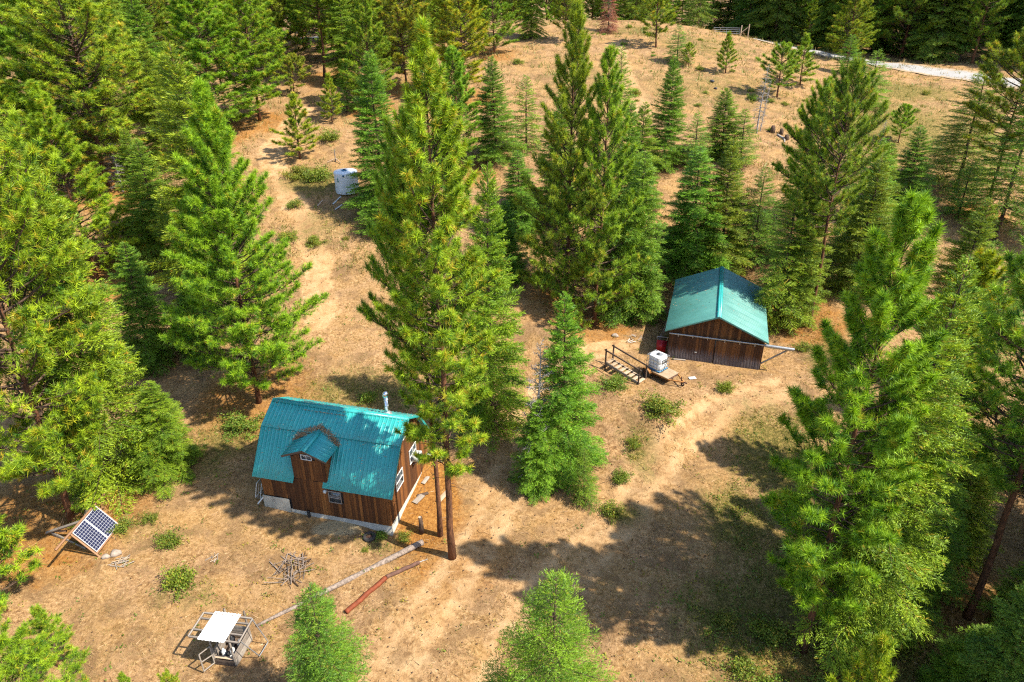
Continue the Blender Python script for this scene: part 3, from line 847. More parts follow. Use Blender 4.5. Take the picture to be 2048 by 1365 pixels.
RFIX = {8: .98, 40: 1.55, 41: 1.5, 11: 1.15, 10: 1.0, 72: 1.35, 73: 1.15, 75: 1.2, 7: 1.12, 0: 1.08, 1: .92, 3: 1.12, 4: 1.1, 9: 1.75, 80: 1.6, 81: 1.4, 57: 1.05, 58: 1.05, 12: 1.0}
for i, (sp, hv, x, y, z, h, lean, r, cb, lab) in enumerate(TREES):
    r *= RFIX.get(i, RMUL[sp])
    if i == 5: y = 33.2; x = 1.55
    if i == 12: x, y = -21.6, 33.6
    if i == 9: x -= 1.9
    if i == 73: x, y = 15.7, 21.9
    hero = i in HERO
    if hero:
        src = make_pine(100 + i, h, r, cb, **HERO[i]) if sp == 'pine' else make_fir(100 + i, h, r, cb, **HERO[i])
    else:
        lib = LIB[sp]
        if i in PICK: src = lib[PICK[i]]
        elif sp == 'pine': src = lib[3] if cb > .27 else lib[[0, 1, 2, 4][i % 4]]
        elif sp == 'fir': src = lib[2] if cb >= .1 else lib[[0, 1, 3][i % 3]]
        else: src = lib[i % len(lib)]
    tn = TONE.get(i, (trng.uniform(.72, 1.12), trng.uniform(.86, 1.08), trng.uniform(.8, 1.6)) if 'fir' in sp else (trng.uniform(.85, 1.2), trng.uniform(.9, 1.1), trng.uniform(.8, 1.3)))
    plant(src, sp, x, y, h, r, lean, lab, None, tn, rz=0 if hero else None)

EXTRA = [('fir', 2, 20.6, 24.8, 7.0, 2.4, 'dark young fir in shade between foreground fir and right trunks'), ('fir', 1, 23.2, 27.2, 8.0, 2.6, 'dark young fir behind the bare trunks at the right edge'),
    ('fir', 3, 24.4, 22.0, 6.0, 2.2, 'low dark fir in front of the right edge trunks'), ('fir', 0, 18.9, 18.4, 5.0, 2.0, 'low shaded fir near the bottom right corner'), ('fir', 0, 19.4, 28.6, 9.0, 2.6, 'fir filling the gap behind the pale foreground fir'),
    ('pine', 1, -55, 75, 19, 5.0, 'pine filling the upper left between its taller neighbours'), ('fir', 1, -46.5, 80, 16, 3.8, 'fir behind the upper left pine with the visible stem'), ('pine', 4, -59, 67, 19, 5.2, 'pine outside the left edge above the yellowish fir'),
    ('fir', 3, -37.0, 74.0, 13, 3.4, 'dark fir between the broad left pine and the wide one above'), ('fir', 0, -45, 60.5, 13, 3.4, 'fir filling the slope left of the bright pine'), ('fir', 0, -30.5, 56.5, 11, 3.0, 'fir beside the pale thin-topped one on the left slope'),
    ('pine', 0, -30.8, 26.6, 18, 4.8, 'pine crowding the left edge behind the young pine'),
    ('fir', 0, 25.5, 14.0, 19, 4.2, 'tall fir outside the bottom right corner, shading it'), ('fir', 3, 29.5, 16.5, 20, 4.4, 'second fir outside the bottom right corner, farther right'),
    ('pine', 1, 32.0, 20.5, 21, 4.8, 'full pine outside the right edge, shading the dark trunks'), ('fir', 1, 23.5, 11.0, 17, 3.8, 'fir below the bottom right corner of the picture'), ('fir', 0, 35, 25.5, 20, 4.2, 'fir outside the right edge behind the full pine'),
    ('ypine', 0, -24.9, 23.4, 8.0, 2.9, 'young pine at the left edge between corner pine and solar panels'),
    ('pine', 3, 27.5, 20.5, 22, 4.6, 'pine standing just past the right edge near the bottom corner'),
    ('fir', 0, 31.5, 26.5, 20, 3.8, 'tall fir at the right edge behind the dark-trunked pine'), ('pine', 2, 35, 34, 20, 4.4, 'pine at the right edge level with the shed doors'),
    ('fir', 2, 31.0, 41.5, 11.5, 2.9, 'fir between the large right pine and the small dark fir'), ('fir', 3, 36.0, 50.5, 10, 2.7, 'fir in the hollow below the right meadow'),
    ('fir', 1, 30.8, 57.5, 11, 3.0, 'fir behind the hazy one in the right hollow'), ('fir', 0, 34.8, 63.5, 8, 2.3, 'short fir at the lower edge of the right meadow'),
    ('pine', 1, 55, 60, 18, 4.6, 'pine past the slanting one at the right edge'), ('fir', 2, 27.0, 63.5, 10, 2.6, 'see-through fir uphill of the shed right corner'),
    ('pine', 0, -52, 88, 18, 5.0, 'pine in the second row of the upper left corner'), ('pine', 1, -61, 82, 19, 5.2, 'pine at the far upper left edge'),
    ('fir', 0, -44, 88, 15, 3.6, 'fir between two pines at the upper left'), ('pine', 2, -39, 97, 17, 4.6, 'pine behind the wide one topping the left slope'),
    ('fir', 1, -55, 62, 18, 4.0, 'fir at the left edge behind the yellowish one'), ('fir', 3, -33.5, 60.5, 10, 2.8, 'shaded fir beneath the broad left pine'),
    ('pine', 2, -12.5, 104, 16, 4.4, 'pine in the row above the clearing, behind the tallest tip'), ('pine', 0, -7, 110, 15, 4.0, 'pine in the row above the clearing, beside the yellowing one'),
    ('fir', 0, -22.5, 99, 14, 3.2, 'dark fir closing the row above the bare path'), ('fir', 3, 4.5, 64.5, 12, 3.0, 'fir filling the gully right of the tall pines'),
    ('fir', 0, 12.3, 66, 10, 2.6, 'fir in the gap behind the great central pine'), ('pine', 1, 8.2, 115.5, 12, 3.2, 'pine at the crest beside the rusty dead fir'),
    ('fir', 1, 3.0, 118, 12, 2.8, 'fir on the crest between the forest and the rusty dead fir')]
for k, (sp, vi, x, y, h, r, lab) in enumerate(EXTRA):
    plant(LIB[sp][vi], sp, x, y, h, r, 0, lab, None, (trng.uniform(.85, 1.15), trng.uniform(.94, 1.08), .9))
# the woods beyond: each tree a thing of its own, no nearer than its neighbours allow
frng = random.Random(19)
taken = [(t[2], t[3]) for t in TREES] + [(e[2], e[3]) for e in EXTRA]
def wood(n, xr, yr, mix, where, cond=lambda x, y: True, hr=(15, 24), gap=5.0, tone=(1, 1, 1)):
    k = tries = 0
    while k < n and tries < 6000:
        tries += 1
        x, y = frng.uniform(*xr), frng.uniform(*yr)
        if not cond(x, y) or any((x - a) ** 2 + (y - b) ** 2 < gap * gap for a, b in taken): continue
        taken.append((x, y)); k += 1
        sp = 'pine' if frng.random() < mix else 'fir'
        src = frng.choice(LIB[sp][:3])
        h = frng.uniform(*hr); r = src['R'] * h / src['H'] * frng.uniform(.95, 1.3)
        lab = ('pine' if sp == 'pine' else 'dark fir') + ' in ' + where
        plant(src, sp, x, y, h, r, frng.uniform(-.3, .3), lab, ('pines in ' if sp == 'pine' else 'firs in ') + where,
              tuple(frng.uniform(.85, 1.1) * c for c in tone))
inview = lambda x, y: abs(x) < .80 * (y * .883 + 8) + 4
wood(64, (-115, -12), (98, 175), .6, 'the wood at the top of the left slope',
     lambda x, y: inview(x, y) and not (-80 < x < -66 and y < 152) and not (-95 < x < -30 and 147 < y < 156) and y > 102 - (x + 12) * -.02)
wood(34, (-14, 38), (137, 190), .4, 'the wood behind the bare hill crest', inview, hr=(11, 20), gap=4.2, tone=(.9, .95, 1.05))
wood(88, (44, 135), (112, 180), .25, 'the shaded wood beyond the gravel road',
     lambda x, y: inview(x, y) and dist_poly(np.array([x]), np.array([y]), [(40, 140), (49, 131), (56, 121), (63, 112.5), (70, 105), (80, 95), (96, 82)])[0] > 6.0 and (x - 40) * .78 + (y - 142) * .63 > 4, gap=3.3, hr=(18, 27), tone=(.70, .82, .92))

# ---------------------------------------------------------------- ribbed metal roofing
_rib = {}
def rib_mesh(mat, w=.92, pitch=.23, hgt=.032, slab=.012):
    """one sheet: unit long in y, w wide in x, ribs along y"""
    key = (mat.name, w, pitch)
    if key in _rib: return _rib[key]
    prof = []
    n = int(round(w / pitch))
    for i in range(n):
        x = i * pitch
        prof += [(x, hgt), (x + .018, hgt), (x + .045, 0), (x + pitch * .5 - .012, 0), (x + pitch * .5, .006), (x + pitch * .5 + .012, 0), (x + pitch - .03, 0)]
    prof += [(w - .002, hgt)]
    k = len(prof)
    v = []
    for y in (0, 1):
        for x, z in prof: v.append((x, y, z))
    for y in (0, 1):
        for x, z in prof: v.append((x, y, z - slab))
    f = []
    for i in range(k - 1):
        f.append((i, i + 1, k + i + 1, k + i))
        f.append((2 * k + i + 1, 2 * k + i, 3 * k + i, 3 * k + i + 1))
        f.append((i + 1, i, 2 * k + i, 2 * k + i + 1))
        f.append((k + i, k + i + 1, 3 * k + i + 1, 3 * k + i))
    f.append((0, k, 3 * k, 2 * k)); f.append((2 * k - 1, k - 1, 3 * k - 1, 4 * k - 1))
    _rib[key] = mesh_np('ribbed_sheet', v, [f], mat)
    return _rib[key]

def sheet(name, mat, parent, o, xa, ya, width, length, lift=0.0, w=.92, pitch=.23):
    xa, ya = Vector(xa).normalized(), Vector(ya).normalized()
    za = xa.cross(ya)
    m = Matrix((xa, ya, za)).transposed().to_4x4()
    m = Matrix.Translation(Vector(o) + za * lift) @ m @ Matrix.Diagonal((width / w, length, 1, 1))
    return obj(name, rib_mesh(mat, w, pitch), parent, m)

def tri_prism(name, mat, parent, pts, thick):
    """polygon in a plane (list of 3D points) given thickness vector"""
    n = len(pts); t = Vector(thick)
    v = [tuple(p) for p in pts] + [tuple(Vector(p) + t) for p in pts]
    f3 = [(0, i, i + 1) for i in range(1, n - 1)] + [(n, n + i + 1, n + i) for i in range(1, n - 1)]
    f4 = [(i, n + i, n + (i + 1) % n, (i + 1) % n) for i in range(n)]
    return obj(name, mesh_np(name, v, [f3, f4], mat), parent)

# ---------------------------------------------------------------- cabin
hrng = random.Random(3)
A_C = -13.5
cabin = thing('cabin', 'gambrel-roofed wooden cabin with teal metal roof and one dormer', 'cabin', (-6.77, 28.87, 0), R(A_C))
LX, LY = -7.75, 5.96
PROF = [(-.20, 2.55), (1.50, 4.92), (2.98, 5.76), (4.46, 4.92), (6.16, 2.55)]
def roof_z(y):
    return float(np.interp(y, [p[0] for p in PROF], [p[1] for p in PROF]))
FT = .42  # top of foundation
fd = box('foundation', M['concrete'], cabin, (LX - .05, -.05, -.9), (.05, LY + .05, FT))
# raised concrete step at the left end of the front
box('foundation_step', M['concrete'], cabin, (LX - .06, -.11, .2), (LX + 1.62, -.052, 1.18))
DX0, DX1 = -5.56, -3.58      # dormer
DXC = (DX0 + DX1) / 2
# front wall: backing and single boards
wf = box('front_wall', M['dark'], cabin, (LX + .03, .03, FT), (-.03, .09, 2.72))
x = LX
WIN_F = (-3.56, -2.82, 1.50, 2.27)
while x < -.02:
    wd = hrng.uniform(.15, .21); x1 = min(x + wd, 0)
    top = roof_z(.0) - .05
    if DX0 - .1 < x < DX1: top = 2.78 + hrng.uniform(-.03, .03)
    lo = FT - hrng.uniform(.02, .08)
    yy = hrng.uniform(-.006, .006)
    spans = [(lo, top)]
    if x1 > WIN_F[0] and x < WIN_F[1]: spans = [(lo, WIN_F[2]), (WIN_F[3], top)]
    if x < LX + 1.6: spans = [(1.2, top)]
    for a, b in spans:
        box('plank', M['wood_cabin'], cabin, (x + .006, -.026 + yy, a), (x1 - .006, .028, b))
    x = x1
# gable end walls (boards cut to the roof line)
def gable_boards(xw, sgn, holes, seen=True):
    y = 0.0
    while y < LY - .02:
        wd = hrng.uniform(.15, .21) if seen else .5
        y1 = min(y + wd, LY)
        t0, t1 = roof_z(y) - .07, roof_z(y1) - .07
        lo = FT - hrng.uniform(.02, .08)
        sp = [(lo, None)]
        for (h0, h1, z0, z1) in holes:
            if y1 > h0 + .05 and y < h1 - .05: sp = [(lo, z0), (z1, None)] if len(sp) == 1 else sp
        d = hrng.uniform(-.006, .006)
        for a, b in sp:
            za, zb = (t0, t1) if b is None else (b, b)
            if min(za, zb) <= a: continue
            xs = (xw + sgn * (.028 + d), xw - sgn * .03)
            v = [(X_, Y_, Z_) for X_ in xs for (Y_, Z_) in ((y + .006, a), (y1 - .006, a), (y1 - .006, zb), (y + .006, za))]
            f = [(0, 1, 2, 3), (7, 6, 5, 4), (0, 4, 5, 1), (1, 5, 6, 2), (2, 6, 7, 3), (3, 7, 4, 0)]
            # local z along the board for the grain
            c = Vector(((xs[0] + xs[1]) / 2, (y + y1) / 2, (a + max(za, zb)) / 2)); L_ = max(za, zb) - a
            v = [((p[0] - c[0]) / .06, (p[1] - c[1]) / .24, (p[2] - c[2]) / L_) for p in v]
            obj('plank', mesh_np('plank', v, [f], M['wood_cabin']), cabin, Matrix.Translation(c) @ Matrix.Diagonal((.06, .24, L_, 1)))
        y = y1
W_AC, W_LO, W_LOFT = (3.2, 4.2, 2.28, 3.22), (1.06, 2.06, 2.0, 2.96), (2.45, 3.45, 4.55, 5.25)
gable_boards(0, 1, [W_AC, W_LO, W_LOFT])
gable_boards(LX, -1, [], False)
def poly_wall(name, xw, th):
    pts = [(xw, .02, FT), (xw, LY - .02, FT)] + [(xw, min(max(y, .02), LY - .02), roof_z(min(max(y, .02), LY - .02)) - .09) for y, z in PROF[::-1]]
    return tri_prism(name, M['dark'], cabin, pts, (th, 0, 0))
poly_wall('gable_wall', -.08, .04)
poly_wall('gable_wall', LX + .04, .04)
box('rear_wall', M['wood_cabin'], cabin, (LX, LY - .06, FT), (0, LY, 2.70))

def window(parent, o, xa, ya, w_, h_, frame='white', fw=.06, bars=(), dep=.05):
    """frame bars and a pane; o is the lower corner on the wall face, xa across, ya up; outward = xa x ya"""
    o, xa, ya = Vector(o), Vector(xa).normalized(), Vector(ya).normalized()
    n = xa.cross(ya)
    win = obj('window', mesh_np('window', [tuple(o + xa * a + ya * b + n * c) for c in (-.02, .012) for a, b in ((0, 0), (w_, 0), (w_, h_), (0, h_))],
              [[(3, 2, 1, 0), (4, 5, 6, 7), (0, 1, 5, 4), (1, 2, 6, 5), (2, 3, 7, 6), (3, 0, 4, 7)]], M['glass']), parent)
    def bar(a0, b0, a1, b1, wd):
        p0, p1 = o + xa * a0 + ya * b0 + n * dep * .5, o + xa * a1 + ya * b1 + n * dep * .5
        beam('window_frame', M[frame], win, p0, p1, wd, dep, xdir=(p1 - p0).cross(n))
    bar(-fw / 2, 0, w_ + fw / 2, 0, fw); bar(-fw / 2, h_, w_ + fw / 2, h_, fw)
    bar(0, fw / 2, 0, h_ - fw / 2, fw); bar(w_, fw / 2, w_, h_ - fw / 2, fw)
    for kind, t in bars:
        if kind == 'v': bar(w_ * t, fw / 2, w_ * t, h_ - fw / 2, fw * .7)
        else: bar(fw / 2, h_ * t, w_ - fw / 2, h_ * t, fw * .7)
    return win
window(cabin, (WIN_F[0], -.03, WIN_F[2]), (1, 0, 0), (0, 0, 1), WIN_F[1] - WIN_F[0], WIN_F[3] - WIN_F[2], 'wood_grey', .05, [('h', .45), ('h', .58)])
window(cabin, (.03, W_AC[0], W_AC[2]), (0, 1, 0), (0, 0, 1), 1.0, .94, 'white', .045, [('h', .5), ('v', .5)])
window(cabin, (.03, W_LO[0], W_LO[2]), (0, 1, 0), (0, 0, 1), 1.0, .96, 'white', .045, [('h', .5)])
window(cabin, (.03, W_LOFT[0], W_LOFT[2]), (0, 1, 0), (0, 0, 1), 1.0, .62, 'white', .05, [])
box('wall_lamp', M['white'], cabin, (-3.80, -.20, 2.18), (-3.64, -.03, 2.34))
beam('drain_pipe', M['dark'], cabin, (-5.0, -.10, -.1), (-4.97, -.16, .62), .13, .13)

# roof: lower and upper slopes front and back, sheet by sheet
roof = bpy.data.objects.new('roof', None); link(roof, cabin)
NX, RX0, RX1 = 9, -8.10, .32
wS = (RX1 - RX0) / NX
def slope(p0, p1): return Vector((0, p1[0] - p0[0], p1[1] - p0[1]))
sl, su = slope(PROF[0], PROF[1]), slope(PROF[1], PROF[2])
rl, ru = slope(PROF[4], PROF[3]), slope(PROF[3], PROF[2])
def lower_sheet(x0, wd, frac=0.0):
    o = Vector((x0, PROF[0][0], PROF[0][1])) + sl * frac
    sheet('roof_sheet', M['roof_cabin'], roof, o, (1, 0, 0), sl, wd, sl.length * (1 - frac) + .02)
edges = [RX0 + wS * i for i in range(NX + 1)]
cutL, cutR = DX0 - .02, DX1 - .22
segs = []
for a, b in zip(edges[:-1], edges[1:]):
    if b <= cutL or a >= cutR: segs.append((a, b, 0))
    else:
        if a < cutL: segs.append((a, cutL, 0)); a = cutL
        if b > cutR: segs.append((a, cutR, .60)); segs.append((cutR, b, 0))
        else: segs.append((a, b, .60))
for a, b, fr in segs: lower_sheet(a, b - a, fr)
for i in range(NX):
    a = edges[i]
    sheet('roof_sheet', M['roof_cabin'], roof, (a, PROF[1][0] - .06, PROF[1][1] - .034 + .03), (1, 0, 0), su, wS, su.length + .06, .012)
    sheet('roof_sheet', M['roof_cabin'], roof, (a + wS, PROF[3][0] + .06, PROF[3][1] - .034 + .03), (-1, 0, 0), ru, wS, ru.length + .06, .012)
    sheet('roof_sheet', M['roof_cabin'], roof, (a + wS, PROF[4][0], PROF[4][1]), (-1, 0, 0), rl, wS, rl.length + .02)
for d, s_ in ((su, -1), (ru, 1)):
    dn = -d.normalized() * .22
    top = Vector((0, PROF[2][0], PROF[2][1] + .075))
    nrm = Vector((1, 0, 0)).cross(d).normalized() * (1 if s_ < 0 else -1)
    tri_prism('ridge_cap', M['roof_cabin'], roof, [Vector((RX0 - .02, 0, 0)) + top, Vector((RX1 + .02, 0, 0)) + top, Vector((RX1 + .02, 0, 0)) + top + dn, Vector((RX0 - .02, 0, 0)) + top + dn], nrm * -.012)
for xr in (RX0, RX1):   # rake trim
    for p0, p1 in zip(PROF[:-1], PROF[1:]):
        beam('rake_trim', M['roof_cabin'], roof, (xr, p0[0], p0[1] + .01), (xr, p1[0], p1[1] + .01), .05, .13, xdir=(1, 0, 0))
for xr in (RX1 - .07,):
    for p0, p1 in zip(PROF[:2], PROF[1:3]):
        beam('barge_board', M['wood_pale'], roof, (xr, p0[0] + .05, p0[1] - .10), (xr, p1[0] + .03, p1[1] - .10), .03, .10, xdir=(1, 0, 0))

# dormer
dorm = bpy.data.objects.new('dormer', None); link(dorm, cabin)
DE, DA = 4.40, 5.02      # eave and apex heights on its front
x = DX0
while x < DX1 - .02:
    wd = hrng.uniform(.15, .21); x1 = min(x + wd, DX1)
    def dz(xx): return DE + (DA - DE) * (1 - abs(xx - DXC) / ((DX1 - DX0) / 2)) - .04
    zt = min(dz(x), dz(x1)); a = 2.80 + hrng.uniform(0, .03); d = hrng.uniform(-.006, .006)
    sp = [(a, zt)]
    if x1 > DXC - .33 + .02 and x < DXC + .33 - .02: sp = [(a, 4.24)] + ([(4.58, zt)] if zt > 4.62 else [])
    for q0, q1 in sp: box('plank', M['wood_cabin'], dorm, (x + .006, -.032 + d, q0), (x1 - .006, .03, q1))
    x = x1
tri_prism('dormer_wall', M['dark'], dorm, [(DX0 + .02, .035, 2.8), (DX1 - .02, .035, 2.8), (DX1 - .02, .035, DE - .06), (DXC, .035, DA - .06), (DX0 + .02, .035, DE - .06)], (0, .04, 0))
for xs in (DX0, DX1):
    s_ = 1 if xs == DX1 else -1
    y = .0
    while y < 1.15:
        y1 = y + .23
        zb = roof_z(y) - .15
        box('plank', M['wood_cabin'], dorm, (xs - .025, y + .035, zb), (xs + .025, y1 + .025, DE - .05))
        y = y1
window(dorm, (DXC - .31, -.035, 4.26), (1, 0, 0), (0, 0, 1), .62, .30, 'white', .045, [('v', .5)])
AP = Vector((DXC, -.36, DA + .06)); BK = 1.95
for s_ in (-1, 1):
    run = 1.34
    d = Vector((s_ * run, 0, -.56))
    for j in range(2):
        y0 = -.36 + j * (BK + .36) / 2; ln = (BK + .36) / 2
        o = Vector((DXC, y0, DA + .06)) + d
        if s_ > 0: sheet('roof_sheet', M['roof_cabin'], dorm, o, (0, 1, 0), -d, ln, d.length, 0)
        else: sheet('roof_sheet', M['roof_cabin'], dorm, o + Vector((0, ln, 0)), (0, -1, 0), -d, ln, d.length, 0)
    nn = Vector((s_ * .56, 0, run)).normalized()
    e = Vector((0, 0, 0)) + d.normalized() * .2
    tri_prism('ridge_cap', M['roof_cabin'], dorm, [AP + Vector((0, -.02, .03)), AP + Vector((0, BK + .3, .03)), AP + Vector((0, BK + .3, .03)) + e, AP + Vector((0, -.02, .03)) + e], nn * .012)
    beam('rake_trim', M['wood_dark'], dorm, AP + Vector((0, .02, -.05)), AP + d + Vector((0, .02, -.05)), .035, .12, xdir=(0, 1, 0))

# stovepipe on the rear slope
pipe = bpy.data.objects.new('chimney', None); link(pipe, cabin, Matrix.Translation((-1.22, 3.5, 5.40)))
lathe('flashing', M['galv'], pipe, [(.30, .0), (.27, .10), (.14, .26), (.13, .28)], 18)
lathe('pipe', M['steel'], pipe, [(.115, -.1), (.115, 1.22), (.0, 1.22)], 18)
for zz_ in (.62, 1.0): lathe('collar', M['galv'], pipe, [(.12, zz_), (.128, zz_ + .01), (.128, zz_ + .05), (.12, zz_ + .06)], 18)
lathe('cap', M['steel'], pipe, [(.0, 1.20), (.15, 1.24), (.17, 1.26), (.17, 1.46), (.10, 1.54), (0, 1.55)], 18)

# brown needles caught along the top of the dormer
nr = np.random.RandomState(8)
pts = []
for s_ in (-1, 1):
    t = nr.rand(900)
    xx = DXC + s_ * (t * 1.36) + nr.normal(0, .05, 900)
    base_y = 1.95 - .62 * t                       # valley line where dormer roof meets the main roof
    yy = base_y - .12 + nr.normal(0, .08, 900)
    zz_ = np.maximum(DA + .06 - .56 / 1.34 * np.abs(xx - DXC), np.array([roof_z(v_) for v_ in yy])) + .03 + np.abs(nr.normal(0, .035, 900))
    pts.append(np.stack([xx, yy, zz_], -1))
pts = np.vstack(pts)
dd = unit(nr.normal(size=(len(pts), 3)) * [1, 1, .35])
tn = np.stack([nr.rand(len(pts)), nr.rand(len(pts)) * .4, np.zeros(len(pts)), np.ones(len(pts))], -1)
v, f, tt = blades(pts, dd, nr.uniform(.08, .2, len(pts)), np.full(len(pts), .016), nr, tn)
nl = obj('needle_litter', mesh_np('needle_litter', v, [f], M['litter'], False, tt), None, cabin.matrix_basis.copy())
nl.location = cabin.location; nl.rotation_euler = cabin.rotation_euler
tag(nl, 'brown fallen needles heaped in the dormer valleys of the cabin roof', 'needle litter', kind='stuff')

# loose needles blown over the cabin and shed roofs
def roof_needles(n, base, seed, label, sample):
    nr = np.random.RandomState(seed)
    P_ = sample(nr, n)
    dd = unit(nr.normal(size=(n, 3)) * [1, 1, .1]); dd[:, 2] = np.abs(dd[:, 2]) * .3
    tn = np.stack([nr.rand(n), nr.rand(n) * .5, np.zeros(n), np.ones(n)], -1)
    v, f, tt = blades(P_, dd, nr.uniform(.08, .2, n), np.full(n, .012), nr, tn)
    o = obj('roof_needles', mesh_np('roof_needles', v, [f], M['litter'], False, tt)); o.location = base.location; o.rotation_euler = base.rotation_euler
    tag(o, label, 'needle litter', kind='stuff')
def _cab(nr, n):
    y = np.concatenate([nr.uniform(-.15, 4.4, n // 2), 1.45 + nr.normal(0, .06, n - n // 2 - n // 4), 2.98 + nr.normal(0, .18, n // 4)]); x = nr.uniform(-8.05, .28, n)
    z = np.array([roof_z(v_) for v_ in y]) + .065
    bad = (x > DX0 - .4) & (x < DX1 + .3) & (y < 2.0); y[bad] = 2.6; z[bad] = roof_z(2.6) + .065
    return np.stack([x, y, z], -1)
roof_needles(700, cabin, 31, 'loose brown needles along the breaks of the cabin roof', _cab)

# window air conditioner in the upper gable window
def at_cabin(x, y, z):
    return Matrix.Translation(cabin.location) @ Matrix.Rotation(R(A_C), 4, 'Z') @ Vector((x, y, z))
ac = thing('air_conditioner', 'white window air conditioner in the sunlit gable of the cabin', 'air conditioner', at_cabin(.03, 3.46, 2.30), R(A_C))
box('case', M['white'], ac, (.02, 0, .0), (.45, .62, .42))
for i in range(6): box('vent_slat', M['galv'], ac, (.452, .05, .06 + i * .055), (.462, .57, .085 + i * .055))
beam('bracket', M['galv'], ac, (.40, .1, 0), (.03, .1, -.3), .03, .03); beam('bracket', M['galv'], ac, (.40, .5, 0), (.03, .5, -.3), .03, .03)

# ---------------------------------------------------------------- shed
A_S = -16.35
ZS = 1.93
shed = thing('shed', 'long wooden shed with pale green gable roof and sliding doors', 'shed', (11.83, 45.40, ZS), R(A_S))
SW, SL_ = 6.70, 9.45
EZ, AZ = 2.42, 4.02
XL, XM, XR = -.36, 3.30, 6.96
def sz(x): return AZ - (AZ - EZ) * abs(x - XM) / (XM - XL)
tri_prism('front_wall', M['dark'], shed, [(.05, .05, -.3), (SW - .05, .05, -.3), (SW - .05, .05, sz(SW) - .06), (XM, .05, AZ - .08), (.05, .05, sz(0) - .06)], (0, .05, 0))
tri_prism('rear_wall', M['wood_shed'], shed, [(.05, SL_, -.3), (SW - .05, SL_, -.3), (SW - .05, SL_, sz(SW) - .06), (XM, SL_, AZ - .08), (.05, SL_, sz(0) - .06)], (0, .05, 0))
srng = random.Random(5)
def wall_boards(parent, x0, x1, z0, ztop, y, wd=(.17, .25), mat='wood_shed', th=.03):
    x = x0
    while x < x1 - .02:
        xe = min(x + srng.uniform(*wd), x1)
        zt = min(ztop(x), ztop(xe)) if callable(ztop) else ztop
        zb = z0 + srng.uniform(-.03, .03); yy = y + srng.uniform(-.006, .006)
        if zt > zb + .05:
            if callable(ztop) and abs(ztop(x) - ztop(xe)) > .02:
                pass
            box('plank', M[mat], parent, (x + .005, yy - th, zb), (xe - .005, yy, zt))
        x = xe
wall_boards(shed, 0, SW, 2.10, lambda x: sz(x) - .07, .05, mat='wood_shed_gable')
for xs in (0, SW):      # side walls, board by board
    y = .05
    while y < SL_:
        y1 = min(y + srng.uniform(.2, .3), SL_)
        box('plank', M['wood_shed'], shed, (xs - .03, y + .005, -.3), (xs + .03, y1 - .005, sz(xs) - .08))
        y = y1
for i, (a, b) in enumerate(((.03, 3.33), (3.37, SW - .03))):
    door = bpy.data.objects.new('sliding_door', None); link(door, shed)
    yd = -.045 - .05 * i
    wall_boards(door, a, b, -.05, 2.02, yd, (.16, .24))
    box('door_backing', M['dark'], door, (a + .02, yd + .002, .0), (b - .02, yd + .03, 2.0))
    for q in (.18, .5, .82):
        xx = a + (b - a) * q
        box('roller_hanger', M['galv'], door, (xx - .03, yd - .06, 1.96), (xx + .03, yd - .035, 2.24))
box('latch', M['white'], shed, (1.95, -.115, .78), (2.10, -.085, .86))
# door track with its outrigger past the right corner
beam('door_track', M['galv'], shed, (-.05, -.12, 2.15), (SW + .02, -.12, 2.15), .07, .10, xdir=(0, 1, 0))
beam('track_extension', M['galv'], shed, (SW + .03, -.16, 2.14), (SW + 2.05, -.16, 2.10), .16, .20, xdir=(0, 1, 0))
beam('track_brace', M['wood_grey'], shed, (SW + 1.62, -.16, 2.02), (SW + .02, -.06, .62), .08, .10)
shroof = bpy.data.objects.new('roof', None); link(shroof, shed)
ny_ = 11; Y0, Y1 = -.34, 9.75; wy = (Y1 - Y0) / ny_
dl, dr = Vector((XM - XL, 0, AZ - EZ)), Vector((XM - XR, 0, AZ - EZ))
for i in range(ny_):
    y = Y0 + i * wy
    sheet('roof_sheet', M['roof_shed'], shroof, (XL, y + wy, EZ), (0, -1, 0), dl, wy, dl.length)
    sheet('roof_sheet', M['roof_shed'], shroof, (XR, y, EZ), (0, 1, 0), dr, wy, dr.length)
for s_, d in ((-1, -dl), (1, -dr)):
    top = Vector((XM, 0, AZ + .06)); e = d.normalized() * .20
    nrm = Vector((s_ * (AZ - EZ), 0, abs(d.x))).normalized()
    tri_prism('ridge_cap', M['roof_cabin'], shroof, [top + Vector((0, Y0 - .03, 0)), top + Vector((0, Y1 + .03, 0)), top + Vector((0, Y1 + .03, 0)) + e, top + Vector((0, Y0 - .03, 0)) + e], nrm * .014)
    beam('rake_trim', M['roof_shed'], shroof, top + Vector((0, Y0, -.07)), top + Vector((0, Y0, -.07)) + d, .03, .12, xdir=(0, 1, 0))

def _shd(nr, n):
    x = nr.uniform(XL + .05, XR - .05, n); y = 9.6 - np.abs(nr.normal(0, 3.2, n)); y = np.clip(y, -.2, 9.6)
    return np.stack([x, y, np.array([sz(v_) for v_ in x]) + .055], -1)
roof_needles(420, shed, 32, 'loose brown needles over the back of the shed roof', _shd)

# ---------------------------------------------------------------- things about the yard
orng = random.Random(12)
def G(x, y, dz=0.0): return Vector((x, y, tz(x, y) + dz))

